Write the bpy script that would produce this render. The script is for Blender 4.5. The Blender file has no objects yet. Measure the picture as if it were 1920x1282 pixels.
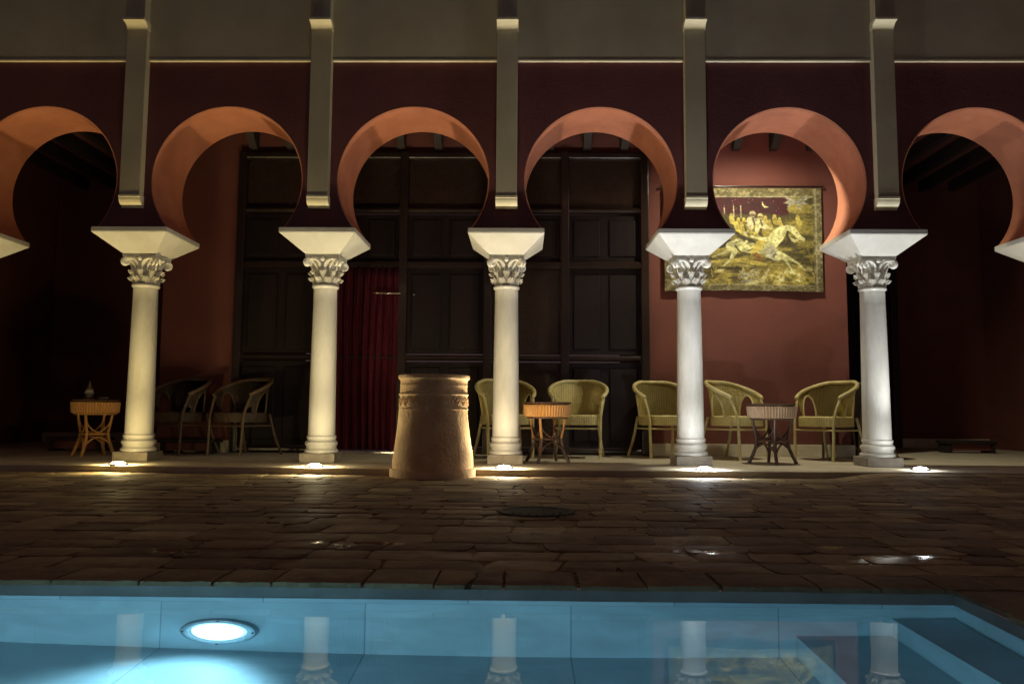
import bpy, bmesh, math, random
import numpy as np
from mathutils import Vector, Matrix
random.seed(7); np.random.seed(7)
PI = math.pi
sc = bpy.context.scene
COL = sc.collection

# ------------------------------------------------------------------ helpers
def tag(o, label=None, cat=None, group=None, kind=None):
    if label: o['label'] = label
    if cat: o['category'] = cat
    if group: o['group'] = group
    if kind: o['kind'] = kind
    return o

def empty(name, loc=(0, 0, 0), rz=0, label=None, cat=None, group=None):
    o = bpy.data.objects.new(name, None)
    COL.objects.link(o); o.location = loc; o.rotation_euler = (0, 0, rz)
    o.empty_display_size = 0.1
    return tag(o, label, cat, group)

def obj(name, bm, mat, parent=None, smooth=False, loc=None):
    bmesh.ops.recalc_face_normals(bm, faces=bm.faces)
    me = bpy.data.meshes.new(name)
    bm.to_mesh(me); bm.free()
    if mat: me.materials.append(mat)
    if smooth:
        for p in me.polygons: p.use_smooth = True
        if smooth != 'all':
            me.set_sharp_from_angle(angle=math.radians(38))
    o = bpy.data.objects.new(name, me)
    COL.objects.link(o)
    if parent: o.parent = parent
    if loc: o.location = loc
    return o

def dup(root, loc, rz=0.0, label=None):
    def cp(o, par):
        c = o.copy(); COL.objects.link(c); c.parent = par
        for ch in o.children: cp(ch, c)
        return c
    r = cp(root, None); r.location = loc; r.rotation_euler = (0, 0, rz)
    if label: r['label'] = label
    return r

def BM(): return bmesh.new()

def box(bm, x0, x1, y0, y1, z0, z1, bev=0.0, jit=0.0):
    vs = []
    for z in (z0, z1):
        for (x, y) in ((x0, y0), (x1, y0), (x1, y1), (x0, y1)):
            vs.append(bm.verts.new((x + random.uniform(-jit, jit), y + random.uniform(-jit, jit), z + random.uniform(-jit, jit) * .4)))
    fs = [(3, 2, 1, 0), (4, 5, 6, 7), (0, 1, 5, 4), (1, 2, 6, 5), (2, 3, 7, 6), (3, 0, 4, 7)]
    faces = [bm.faces.new([vs[i] for i in f]) for f in fs]
    if bev > 0:
        es = list({e for f in faces for e in f.edges})
        bmesh.ops.bevel(bm, geom=es, offset=bev, segments=2, profile=.5, affect='EDGES')

def lathe(bm, prof, n=48, cx=0, cy=0, rfun=None, cap0=True, cap1=True):
    rings = []
    for (z, r) in prof:
        ring = []
        for k in range(n):
            a = 2 * PI * k / n
            rr = r if rfun is None else rfun(r, a, z)
            ring.append(bm.verts.new((cx + rr * math.cos(a), cy + rr * math.sin(a), z)))
        rings.append(ring)
    for i in range(len(rings) - 1):
        for k in range(n):
            bm.faces.new((rings[i][k], rings[i][(k + 1) % n], rings[i + 1][(k + 1) % n], rings[i + 1][k]))
    if cap0: bm.faces.new(rings[0][::-1])
    if cap1: bm.faces.new(rings[-1])

def tube(bm, pts, rad, n=8, cap=True):
    pts = [Vector(p) for p in pts]
    if not isinstance(rad, (list, tuple)): rad = [rad] * len(pts)
    rings = []
    up = Vector((0, 0, 1))
    t0 = (pts[1] - pts[0]).normalized()
    if abs(t0.dot(up)) > .9: up = Vector((1, 0, 0))
    nrm = (up - t0 * up.dot(t0)).normalized()
    for i, p in enumerate(pts):
        a = pts[max(i - 1, 0)]; b = pts[min(i + 1, len(pts) - 1)]
        t = (b - a).normalized()
        nrm = (nrm - t * nrm.dot(t)).normalized()
        bi = t.cross(nrm)
        rings.append([bm.verts.new(p + (nrm * math.cos(2 * PI * k / n) + bi * math.sin(2 * PI * k / n)) * rad[i]) for k in range(n)])
    for i in range(len(rings) - 1):
        for k in range(n):
            bm.faces.new((rings[i][k], rings[i][(k + 1) % n], rings[i + 1][(k + 1) % n], rings[i + 1][k]))
    if cap:
        bm.faces.new(rings[0][::-1]); bm.faces.new(rings[-1])

def spline(pts, m=6):
    P = [Vector(p) for p in pts]
    out = []
    for i in range(len(P) - 1):
        p0 = P[max(i - 1, 0)]; p1 = P[i]; p2 = P[i + 1]; p3 = P[min(i + 2, len(P) - 1)]
        for k in range(m):
            t = k / m
            out.append(.5 * ((2 * p1) + (p2 - p0) * t + (2 * p0 - 5 * p1 + 4 * p2 - p3) * t * t + (3 * p1 - p0 - 3 * p2 + p3) * t ** 3))
    out.append(P[-1])
    return out

def sheet(bm, grid):
    """grid[i][j] of points -> quads"""
    V = [[bm.verts.new(p) for p in row] for row in grid]
    for i in range(len(V) - 1):
        for j in range(len(V[0]) - 1):
            bm.faces.new((V[i][j], V[i][j + 1], V[i + 1][j + 1], V[i + 1][j]))
    return V

# ------------------------------------------------------------------ materials
def mat(name, col, rough=.6, col2=None, scale=4.0, bump=.0, bscale=30.0, stretch=(1, 1, 1), metal=0.0, spec=.5,
        rough2=None, emit=None, estr=0, detail=5.0, lo=.35, hi=.65, coat=0.0):
    m = bpy.data.materials.new(name); m.use_nodes = True
    nt = m.node_tree; N = nt.nodes; L = nt.links
    p = N['Principled BSDF']
    p.inputs['Base Color'].default_value = (*col, 1); p.inputs['Roughness'].default_value = rough
    p.inputs['Metallic'].default_value = metal; p.inputs['Specular IOR Level'].default_value = spec
    p.inputs['Coat Weight'].default_value = coat
    tc = N.new('ShaderNodeTexCoord'); mp = N.new('ShaderNodeMapping'); mp.inputs['Scale'].default_value = stretch
    oi = N.new('ShaderNodeObjectInfo'); add = N.new('ShaderNodeVectorMath'); add.operation = 'ADD'
    L.new(tc.outputs['Object'], add.inputs[0]); 
    sc_ = N.new('ShaderNodeVectorMath'); sc_.operation = 'SCALE'; sc_.inputs['Scale'].default_value = 7.3
    L.new(oi.outputs['Location'], sc_.inputs[0]); L.new(sc_.outputs[0], add.inputs[1])
    L.new(add.outputs[0], mp.inputs['Vector'])
    if col2 is not None:
        nz = N.new('ShaderNodeTexNoise'); nz.inputs['Scale'].default_value = scale; nz.inputs['Detail'].default_value = detail
        nz.inputs['Roughness'].default_value = .6
        L.new(mp.outputs[0], nz.inputs['Vector'])
        r = N.new('ShaderNodeValToRGB'); r.color_ramp.elements[0].position = lo; r.color_ramp.elements[1].position = hi
        r.color_ramp.elements[0].color = (*col, 1); r.color_ramp.elements[1].color = (*col2, 1)
        L.new(nz.outputs['Fac'], r.inputs[0]); L.new(r.outputs[0], p.inputs['Base Color'])
        if rough2 is not None:
            mr = N.new('ShaderNodeMapRange'); mr.inputs['From Min'].default_value = lo; mr.inputs['From Max'].default_value = hi
            mr.inputs['To Min'].default_value = rough; mr.inputs['To Max'].default_value = rough2
            L.new(nz.outputs['Fac'], mr.inputs['Value']); L.new(mr.outputs[0], p.inputs['Roughness'])
    if bump > 0:
        nb = N.new('ShaderNodeTexNoise'); nb.inputs['Scale'].default_value = bscale; nb.inputs['Detail'].default_value = 6
        L.new(mp.outputs[0], nb.inputs['Vector'])
        b = N.new('ShaderNodeBump'); b.inputs['Strength'].default_value = bump; b.inputs['Distance'].default_value = .01
        L.new(nb.outputs['Fac'], b.inputs['Height']); L.new(b.outputs[0], p.inputs['Normal'])
    if emit:
        p.inputs['Emission Color'].default_value = (*emit, 1); p.inputs['Emission Strength'].default_value = estr
    return m

M = {}
M['marble'] = mat('white_marble', (.56, .54, .49), .42, (.27, .25, .21), 3.6, .25, 60, (1, 1, .35), lo=.42, hi=.85)
M['carved'] = mat('carved_marble', (.84, .81, .73), .5, (.70, .67, .60), 14, .2, 90)
M['plinth'] = mat('worn_plinth_stone', (.26, .225, .175), .8, (.18, .155, .12), 9, .4, 70)
M['impost'] = mat('white_impost_stone', (.62, .60, .55), .5, (.52, .50, .44), 5, .12, 50, (1, 1, .5))
M['intrados'] = mat('lit_red_limewash', (.50, .185, .10), .85, (.33, .108, .06), 3.2, .35, 35, lo=.3, hi=.8)  # lit copy of the red limewash: uplight on the arch undersides painted in
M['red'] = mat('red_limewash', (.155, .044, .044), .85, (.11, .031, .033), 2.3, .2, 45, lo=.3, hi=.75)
M['cream'] = mat('ochre_cream_plaster', (.55, .485, .33), .85, (.46, .40, .27), 2.2, .08, 30)
M['trim'] = mat('cream_moulding', (.80, .72, .50), .7, (.68, .60, .40), 6, .2, 50)
M['inred'] = mat('gallery_red_plaster', (.17, .050, .036), .8, (.125, .037, .028), 1.8, .15, 45, lo=.3, hi=.75)
M['skirt'] = mat('cream_skirting', (.62, .56, .42), .6, (.5, .44, .32), 6, .15, 50)
M['wood'] = mat('dark_varnished_wood', (.016, .009, .008), .28, (.028, .016, .012), 5, .25, 60, (1, 1, .12), coat=.3)
M['panel'] = mat('dark_wood_panel', (.009, .005, .0055), .6, (.016, .008, .008), 4, .2, 50, (1, 1, .1), spec=.22)
M['lattice'] = mat('lattice_wood', (.06, .034, .024), .32, (.04, .022, .016), 12, .1, 60)
M['beam'] = mat('ceiling_beam_wood', (.026, .014, .010), .7, (.016, .009, .007), 8, .3, 50, (1, .15, 1))
M['curtain'] = mat('red_velvet', (.19, .015, .034), .9, (.12, .010, .022), 10, .2, 120, (1, 1, .2))
M['wicker'] = None
M['metal'] = mat('brushed_steel', (.62, .6, .56), .25, metal=1.0)
M['brass'] = mat('old_brass', (.42, .30, .14), .35, (.25, .18, .09), 20, metal=.9)
M['jar'] = mat('fired_clay', (.78, .55, .31), .8, (.58, .385, .20), 7, .7, 45, lo=.35, hi=.7)
M['platform'] = mat('gallery_stone_floor', (.54, .48, .36), .55, (.42, .36, .26), 3, .25, 40, rough2=.8)
M['poolwall'] = None
M['rubber'] = mat('dark_iron', (.03, .024, .02), .85, (.05, .045, .04), 20, .3, 80)

def wicker(name, c1, c2, s=55):
    m = bpy.data.materials.new(name); m.use_nodes = True
    nt = m.node_tree; N = nt.nodes; L = nt.links; p = N['Principled BSDF']
    tc = N.new('ShaderNodeTexCoord')
    w1 = N.new('ShaderNodeTexWave'); w1.bands_direction = 'Z'; w1.inputs['Scale'].default_value = s / 3.2; w1.inputs['Distortion'].default_value = 1.0
    w1.inputs['Detail Scale'].default_value = 3
    w2 = N.new('ShaderNodeTexWave'); w2.bands_direction = 'X'; w2.inputs['Scale'].default_value = s / 4; w2.inputs['Distortion'].default_value = .6
    nz = N.new('ShaderNodeTexNoise'); nz.inputs['Scale'].default_value = 9
    for n_ in (w1, w2, nz): L.new(tc.outputs['Object'], n_.inputs['Vector'])
    mx = N.new('ShaderNodeMath'); mx.operation = 'MULTIPLY'; L.new(w1.outputs['Fac'], mx.inputs[0]); L.new(w2.outputs['Fac'], mx.inputs[1])
    ad = N.new('ShaderNodeMath'); ad.operation = 'ADD'; L.new(mx.outputs[0], ad.inputs[0]); L.new(nz.outputs['Fac'], ad.inputs[1])
    r = N.new('ShaderNodeValToRGB'); r.color_ramp.elements[0].position = .3; r.color_ramp.elements[1].position = 1.1 if False else 1.0
    r.color_ramp.elements[0].color = (*c2, 1); r.color_ramp.elements[1].color = (*c1, 1)
    L.new(ad.outputs[0], r.inputs[0]); L.new(r.outputs[0], p.inputs['Base Color'])
    b = N.new('ShaderNodeBump'); b.inputs['Strength'].default_value = .6; b.inputs['Distance'].default_value = .004
    L.new(mx.outputs[0], b.inputs['Height']); L.new(b.outputs[0], p.inputs['Normal'])
    p.inputs['Roughness'].default_value = .55
    return m
M['wicker'] = wicker('olive_wicker', (.62, .52, .21), (.40, .325, .12))
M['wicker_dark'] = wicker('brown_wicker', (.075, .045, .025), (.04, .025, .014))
M['rattan'] = wicker('honey_rattan', (.60, .30, .085), (.36, .165, .045), 90)
M['cane'] = mat('olive_cane', (.62, .53, .24), .45, (.44, .37, .16), 14, .2, 80)
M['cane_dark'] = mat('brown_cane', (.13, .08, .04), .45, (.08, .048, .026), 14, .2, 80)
M['legcane'] = mat('dark_bamboo', (.11, .055, .035), .4, (.06, .032, .022), 14, .2, 80)

# ------------------------------------------------------------------ constants from the survey of the photo
S = 1.67                     # column spacing
YW0, YW1 = 0.03, 0.655       # arcade wall, front and back
ZI = 2.071                   # top of imposts
ZC, R = 2.507, 0.668         # horseshoe circle
ZL = 3.615                   # bottom of the cream upper wall
ZTOP = 5.0
ZG = -0.052                  # courtyard level
YC = 0.34                    # column axis
cx = lambda i: (i - 3) * S

# ------------------------------------------------------------------ ARCADE WALL
arc = empty('arcade_wall', (0, 0, 0), 0, 'red arcade wall with horseshoe arches and a cream upper storey above the columns', 'wall')
def arch_bay(bm, xc):
    n = 120
    a0 = -math.asin((ZC - ZI) / R)
    angs = [a0 + (PI - 2 * a0) * k / n for k in range(n + 1)]
    hx = S / 2
    def outer(a):
        c, s = math.cos(a), math.sin(a)
        t = 1e9
        if abs(c) > 1e-6: t = min(t, hx / abs(c))
        if s > 1e-6: t = min(t, (ZL - ZC) / s)
        return (xc + c * t, max(ZI, ZC + s * t))
    for corner in (math.atan2(ZL - ZC, hx), math.atan2(ZL - ZC, -hx)):
        k = min(range(n + 1), key=lambda i: abs(angs[i] - corner)); angs[k] = corner
    ch = .012
    prev = None
    for a in angs:
        c, s = math.cos(a), math.sin(a)
        ox, oz = outer(a)
        pi = (xc + R * c, ZC + R * s); po = (xc + (R + ch) * c, max(ZI, ZC + (R + ch) * s))
        row = [(ox, YW0, oz), (po[0], YW0, po[1]), (pi[0], YW0 + ch, pi[1]), (pi[0], YW1 - ch, pi[1]), (po[0], YW1, po[1]), (ox, YW1, oz)]
        vs = [bm.verts.new(v) for v in row]
        if prev:
            for j in range(5):
                bm.faces.new((prev[j], prev[j + 1], vs[j + 1], vs[j]))
        prev = vs
bm = BM()
for i in range(0, 6): arch_bay(bm, cx(i) + S / 2)
bmesh.ops.remove_doubles(bm, verts=bm.verts, dist=1e-5)
bmesh.ops.dissolve_degenerate(bm, edges=bm.edges, dist=1e-6)
# bed of the wall over each impost
for i in range(0, 7):
    w = S / 2 - math.sqrt(R * R - (ZC - ZI) ** 2)
    x0, x1 = cx(i) - w, cx(i) + w
    if i == 0: x0 = cx(0)
    if i == 6: x1 = cx(6)
    bm.faces.new([bm.verts.new(v) for v in ((x0, YW0, ZI), (x1, YW0, ZI), (x1, YW1, ZI), (x0, YW1, ZI))])
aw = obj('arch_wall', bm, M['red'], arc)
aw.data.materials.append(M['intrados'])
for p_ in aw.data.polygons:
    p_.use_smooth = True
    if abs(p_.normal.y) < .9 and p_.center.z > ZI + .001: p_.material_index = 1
aw.data.set_sharp_from_angle(angle=math.radians(25))
bm = BM()
box(bm, cx(0) - .9, cx(0) - .001, YW0, YW1, ZI + .001, ZL); box(bm, cx(6) + .001, cx(6) + .9, YW0, YW1, ZI + .001, ZL)
box(bm, cx(0) - .9, cx(0) - .36, YW0, YW1, ZG, ZI); box(bm, cx(6) + .36, cx(6) + .9, YW0, YW1, ZG, ZI)
obj('corner_pier', bm, M['red'], arc)
bm = BM(); box(bm, cx(0) - .9, cx(6) + .9, YW0 - .030, YW1, ZL + .001, ZTOP)
obj('upper_wall', bm, M['cream'], arc)
for i in range(0, 6):
    bm = BM(); box(bm, cx(i) + .096, cx(i + 1) - .096, YW0 - .0325, YW0 - .001, ZL - .016, ZL + .0005, .002)
    obj('string_course', bm, M['trim'], arc)

def prism_x(bm, x0, x1, prof):
    a = [bm.verts.new((x0, y, z)) for y, z in prof]; b = [bm.verts.new((x1, y, z)) for y, z in prof]
    n = len(prof)
    for k in range(n): bm.faces.new((a[k], a[(k + 1) % n], b[(k + 1) % n], b[k]))
    bm.faces.new(a[::-1]); bm.faces.new(b)
for i in range(0, 7):
    x = cx(i)
    bm = BM(); box(bm, x - .092, x + .092, -.05, YW0 - .0005, 2.352, 3.87, .004)
    pil = obj('pilaster', bm, M['cream'], arc)
    # lower moulded cap : fillet, ovolo, fillet
    bm = BM()
    pr = [(YW0 - .0008, 2.250), (.014, 2.250), (.010, 2.252), (.010, 2.264), (.004, 2.268)]
    for k in range(9):
        a = k / 8 * PI / 2; pr.append((.004 - .052 * math.sin(a), 2.330 - .060 * math.cos(a)))
    pr += [(-.054, 2.334), (-.054, 2.3515), (YW0 - .0008, 2.3515)]
    prism_x(bm, x - .096, x + .096, pr); obj('pilaster_foot', bm, M['trim'], pil)
    # upper corbel and the deeper pilaster above it
    bm = BM()
    pr = [(-.0008, 3.8705), (-.05, 3.8705)]
    for k in range(9):
        a = k / 8 * PI / 2; pr.append((-.05 - .075 * (1 - math.cos(a)), 3.872 + .05 * math.sin(a)))
    pr += [(-.13, 3.924), (-.13, 3.945), (-.0005, 3.945), (-.0005, 3.8705)]
    prism_x(bm, x - .096, x + .096, pr); obj('corbel', bm, M['trim'], pil)
    bm = BM(); box(bm, x - .09, x + .09, -.105, YW0 - .031, 3.9455, ZTOP - .01, .004)
    obj('upper_pilaster', bm, M['cream'], pil)

# ------------------------------------------------------------------ COLUMNS
def make_column():
    t = empty('stone_column', (0, 0, 0), 0, 'x', 'column', 'white marble columns carrying the arches')
    bm = BM(); box(bm, -.158, .158, -.158, .158, .0, .083, .008)
    obj('plinth', bm, M['plinth'], t)
    bm = BM()
    pr = [(.0835, .148), (.095, .152), (.108, .150), (.118, .138), (.130, .133), (.143, .134), (.152, .142), (.165, .146), (.178, .144),
          (.187, .134), (.193, .127), (.205, .125), (.214, .131), (.224, .133), (.233, .129), (.238, .123)]
    lathe(bm, pr, 56); obj('base', bm, M['marble'], t, True)
    bm = BM()
    pr = [(.2385, .1225)]
    for k in range(13):
        f = k / 12; pr.append((.245 + f * 1.325, .1215 - .0135 * f - .002 * (f * f)))
    pr += [(1.575, .109), (1.58, .117), (1.588, .121), (1.597, .121), (1.603, .116), (1.606, .108)]
    lathe(bm, pr, 56); obj('shaft', bm, M['marble'], t, True)
    # capital : bell, two rings of curled leaves, corner volutes
    bm = BM()
    pr = [(1.6065, .100), (1.64, .097), (1.70, .098), (1.76, .106), (1.81, .122), (1.835, .135), (1.838, .12)]
    lathe(bm, pr, 40)
    cap = obj('capital', bm, M['carved'], t, True)
    bm = BM()
    def leaf(ang, z0, h, r0, flare, w0, curl=.03):
        path = []
        for k in range(9):
            f = k / 8
            if f < .7: path.append((r0 + flare * (f / .7) ** 2, z0 + h * f / .7))
            else:
                a = (f - .7) / .3 * PI * .95
                path.append((r0 + flare + curl * math.sin(a) * .9, z0 + h + curl * .55 * (math.sin(a) if a < PI / 2 else math.sin(a)) - curl * (1 - math.cos(a)) * .55))
        grid = []
        for k, (r_, z_) in enumerate(path):
            f = k / 8; w = w0 * (.55 + .55 * math.sin(PI * min(1, f * 1.05 + .12))) * (1 + .12 * math.cos(f * 26))
            row = []
            for j in range(7):
                u = (j - 3) / 3
                rr = r_ + .010 * (1 - abs(u)) ** .7 - .006 * (u * u) + (.004 if j == 3 else 0)
                row.append(Vector((rr, u * w, z_)))
            grid.append([Matrix.Rotation(ang, 3, 'Z') @ v for v in row])
        sheet(bm, grid)
    for k in range(8): leaf(2 * PI * (k + .5) / 8, 1.607, .060, .104, .020, .036)
    for k in range(8): leaf(2 * PI * k / 8, 1.655, .070, .103, .026, .034)
    bmesh.ops.solidify(bm, geom=bm.faces, thickness=.008)
    obj('acanthus_leaves', bm, M['carved'], cap, True)
    bm = BM()
    for q in range(4):
        ang = PI / 4 + q * PI / 2
        for s in (-1, 1):
            pts = []; rad = []
            p0 = [(.108, .040, 1.735), (.122, .034, 1.775), (.150, .022, 1.812)]
            pts += [(a, b * s, c) for a, b, c in p0]; rad += [.010, .011, .012]
            for k in range(22):
                f = k / 21; th = PI * .62 - f * 4.2 * PI / 1.25; rr = .036 * (1 - .78 * f)
                pts.append((.186 + rr * math.cos(th) , s * (.016 + .003 * f), 1.800 + rr * math.sin(th))); rad.append(.0125 - .005 * f)
            Rz = Matrix.Rotation(ang, 3, 'Z')
            tube(bm, [Rz @ Vector(p) for p in pts], rad, 7)
        # little rosette on each face
        c = Matrix.Rotation(q * PI / 2, 3, 'Z') @ Vector((.142, 0, 1.832))
        bmesh.ops.create_uvsphere(bm, u_segments=10, v_segments=8, radius=.021, matrix=Matrix.Translation(c))
        # spandrel scrolls running from the face centre to the volutes
        for s in (-1, 1):
            pts = [(.118, .012 * s, 1.745), (.132, .020 * s, 1.785), (.142, .045 * s, 1.818), (.146, .085 * s, 1.832), (.142, .118 * s, 1.830)]
            Rz = Matrix.Rotation(q * PI / 2, 3, 'Z')
            tube(bm, [Rz @ Vector(p) for p in spline(pts, 4)], .0115, 7)
    obj('volutes', bm, M['carved'], cap, True)
    # concave abacus
    bm = BM()
    pts = []
    for q in range(4):
        for k in range(12):
            f = k / 12; u = -1 + 2 * f; d = .155 - .028 * (1 - u * u)
            v = Matrix.Rotation(q * PI / 2, 3, 'Z') @ Vector((d, u * .155, 0)); pts.append(v)
    lo = [bm.verts.new((v.x * .96, v.y * .96, 1.8385)) for v in pts]; mi = [bm.verts.new((v.x, v.y, 1.852)) for v in pts]; hi = [bm.verts.new((v.x, v.y, 1.8745)) for v in pts]
    n = len(pts)
    for a, b in ((lo, mi), (mi, hi)):
        for k in range(n): bm.faces.new((a[k], a[(k + 1) % n], b[(k + 1) % n], b[k]))
    bm.faces.new(lo[::-1]); bm.faces.new(hi)
    obj('abacus', bm, M['carved'], cap)
    # flared impost block
    bm = BM()
    y0, y1 = -.03 - YC, .69 - YC
    rings = [(-.155, .155, -.160, .165, 1.875), (-.337, .337, y0, y1, 2.026), (-.337, .337, y0, y1, ZI - .0005)]
    V = [[bm.verts.new(v) for v in ((a, c, z), (b, c, z), (b, d, z), (a, d, z))] for a, b, c, d, z in rings]
    for i in range(2):
        for k in range(4): bm.faces.new((V[i][k], V[i][(k + 1) % 4], V[i + 1][(k + 1) % 4], V[i + 1][k]))
    bm.faces.new(V[0][::-1]); bm.faces.new(V[2])
    bmesh.ops.bevel(bm, geom=[e for e in bm.edges if all(v.co.z > 2.0 for v in e.verts)], offset=.004, segments=2, affect='EDGES')
    obj('impost', bm, M['impost'], t)
    return t
col_labels = ['marble column at the left edge of the picture, only its impost showing',
              'yellowish lit marble column beside the small orange rattan table on the left',
              'marble column with the red curtain directly behind it',
              'marble column in the middle, standing just right of the big clay jar',
              'white lit marble column overlapping the left side of the hanging tapestry',
              'white lit marble column to the right of the tapestry wall, with a small lamp at its foot',
              'marble column at the right edge of the picture, only its impost showing']
c0 = make_column(); c0.location = (cx(0), YC, 0); c0['label'] = col_labels[0]
for i in range(1, 7): dup(c0, (cx(i), YC, 0), 0, col_labels[i])

# ------------------------------------------------------------------ PLATFORM AND GROUND
def platform_edge(x):
    pts = [(-8, -.20), (-4.2, -.32), (-1.5, -.44), (0, -.47), (1.6, -.43), (2.95, -.40), (3.9, -.38), (8, -.38)]
    for (a, b), (c, d) in zip(pts, pts[1:]):
        if x <= c: return b + (d - b) * (x - a) / (c - a)
    return pts[-1][1]
bm = BM()
xs = [-8 + .25 * k for k in range(65)]
top = [bm.verts.new((x, platform_edge(x) + .006, 0)) for x in xs]; lip = [bm.verts.new((x, platform_edge(x), -.006)) for x in xs]
bot = [bm.verts.new((x, platform_edge(x), -.09)) for x in xs]; back = [bm.verts.new((x, 4.5, 0)) for x in xs]
for k in range(len(xs) - 1):
    bm.faces.new((top[k], top[k + 1], back[k + 1], back[k])); bm.faces.new((lip[k], lip[k + 1], top[k + 1], top[k])); bm.faces.new((bot[k], bot[k + 1], lip[k + 1], lip[k]))
tag(obj('gallery_floor', bm, M['platform']), kind='structure')

def ground_z(x, y):
    f = min(1, max(0, (x - 2.55) / .5)); f = f * f * (3 - 2 * f)
    g = min(1, max(0, (y + 1.6) / 1.1))
    return ZG + (abs(ZG) - .004) * f * g
# pool outline (slightly out of square, as in the photo)
PX0, PX1, PYF, PYN = -4.2, 1.43, -4.46, -7.6
pool_right = lambda y: PX1 - (PYF - y) * .06
GM = bpy.data.materials.new('courtyard_paving'); GM.use_nodes = True
def paving(m, bs=(.30, .20)):
    nt = m.node_tree; N = nt.nodes; L = nt.links; p = N['Principled BSDF']
    tc = N.new('ShaderNodeTexCoord')
    nz = N.new('ShaderNodeTexNoise'); nz.inputs['Scale'].default_value = 1.7; nz.inputs['Detail'].default_value = 3
    L.new(tc.outputs['Object'], nz.inputs['Vector'])
    sub = N.new('ShaderNodeVectorMath'); sub.operation = 'SUBTRACT'; L.new(nz.outputs['Color'], sub.inputs[0]); sub.inputs[1].default_value = (.5, .5, .5)
    s2 = N.new('ShaderNodeVectorMath'); s2.operation = 'SCALE'; s2.inputs['Scale'].default_value = .22; L.new(sub.outputs[0], s2.inputs[0])
    ad = N.new('ShaderNodeVectorMath'); ad.operation = 'ADD'; L.new(tc.outputs['Object'], ad.inputs[0]); L.new(s2.outputs[0], ad.inputs[1])
    nf = N.new('ShaderNodeTexNoise'); nf.inputs['Scale'].default_value = 18; nf.inputs['Detail'].default_value = 4; L.new(tc.outputs['Object'], nf.inputs['Vector'])
    s3 = N.new('ShaderNodeVectorMath'); s3.operation = 'SCALE'; s3.inputs['Scale'].default_value = .03; L.new(nf.outputs['Color'], s3.inputs[0])
    ad2 = N.new('ShaderNodeVectorMath'); ad2.operation = 'ADD'; L.new(ad.outputs[0], ad2.inputs[0]); L.new(s3.outputs[0], ad2.inputs[1])
    bk = N.new('ShaderNodeTexBrick'); bk.inputs['Scale'].default_value = 1; bk.inputs['Brick Width'].default_value = bs[0]; bk.inputs['Row Height'].default_value = bs[1]
    bk.inputs['Mortar Size'].default_value = .007; bk.inputs['Mortar Smooth'].default_value = .6; bk.offset = .45; bk.squash = 1.3; bk.squash_frequency = 3
    bk.inputs['Color1'].default_value = (.26, .195, .12, 1); bk.inputs['Color2'].default_value = (.38, .30, .18, 1); bk.inputs['Mortar'].default_value = (.085, .06, .04, 1)
    L.new(ad2.outputs[0], bk.inputs['Vector'])
    n2 = N.new('ShaderNodeTexNoise'); n2.inputs['Scale'].default_value = 7; n2.inputs['Detail'].default_value = 8; n2.inputs['Roughness'].default_value = .7
    L.new(tc.outputs['Object'], n2.inputs['Vector'])
    rp = N.new('ShaderNodeValToRGB'); rp.color_ramp.elements[0].position = .3; rp.color_ramp.elements[1].position = .75
    rp.color_ramp.elements[0].color = (.55, .5, .48, 1); rp.color_ramp.elements[1].color = (1.25, 1.2, 1.05, 1)
    L.new(n2.outputs['Fac'], rp.inputs[0])
    mx = N.new('ShaderNodeMix'); mx.data_type = 'RGBA'; mx.blend_type = 'MULTIPLY'; mx.inputs[0].default_value = 1
    L.new(bk.outputs['Color'], mx.inputs[6]); L.new(rp.outputs[0], mx.inputs[7]); L.new(mx.outputs[2], p.inputs['Base Color'])
    # wet patches
    n3 = N.new('ShaderNodeTexNoise'); n3.inputs['Scale'].default_value = 1.15; n3.inputs['Detail'].default_value = 5; n3.inputs['Roughness'].default_value = .62
    L.new(tc.outputs['Object'], n3.inputs['Vector'])
    mr = N.new('ShaderNodeMapRange'); mr.inputs['From Min'].default_value = .40; mr.inputs['From Max'].default_value = .60
    mr.inputs['To Min'].default_value = .92; mr.inputs['To Max'].default_value = .66; p.inputs['Specular IOR Level'].default_value = .35; L.new(n3.outputs['Fac'], mr.inputs['Value'])
    # small puddles left on the paving
    acc = None
    ns = N.new('ShaderNodeTexNoise'); ns.inputs['Scale'].default_value = 9; ns.inputs['Detail'].default_value = 4; L.new(tc.outputs['Object'], ns.inputs['Vector'])
    for (px, py, pr, st) in ((1.50, -3.96, .17, 1.8), (1.38, -3.72, .10, 1.5), (.86, -3.86, .12, 1.6), (.72, -3.3, .08, 2), (-1.16, -3.93, .10, 1.6), (-.45, -3.75, .12, 2.2), (-1.0, -3.2, .07, 2.), (.1, -3.0, .06, 2.)):
        sb = N.new('ShaderNodeVectorMath'); sb.operation = 'SUBTRACT'; sb.inputs[1].default_value = (px, py, 0); L.new(tc.outputs['Object'], sb.inputs[0])
        ml = N.new('ShaderNodeVectorMath'); ml.operation = 'MULTIPLY'; ml.inputs[1].default_value = (1 / (pr * st), 1 / pr, 0); L.new(sb.outputs[0], ml.inputs[0])
        le = N.new('ShaderNodeVectorMath'); le.operation = 'LENGTH'; L.new(ml.outputs[0], le.inputs[0])
        q1 = N.new('ShaderNodeMath'); q1.operation = 'MULTIPLY_ADD'; q1.inputs[1].default_value = 3.2; L.new(ns.outputs['Fac'], q1.inputs[0]); L.new(le.outputs['Value'], q1.inputs[2])
        q2 = N.new('ShaderNodeMapRange'); q2.inputs['From Min'].default_value = 1.9; q2.inputs['From Max'].default_value = 2.15; q2.inputs['To Min'].default_value = 1; q2.inputs['To Max'].default_value = 0
        L.new(q1.outputs[0], q2.inputs['Value'])
        if acc is None: acc = q2.outputs[0]
        else:
            mxm = N.new('ShaderNodeMath'); mxm.operation = 'MAXIMUM'; L.new(acc, mxm.inputs[0]); L.new(q2.outputs[0], mxm.inputs[1]); acc = mxm.outputs[0]
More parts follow.
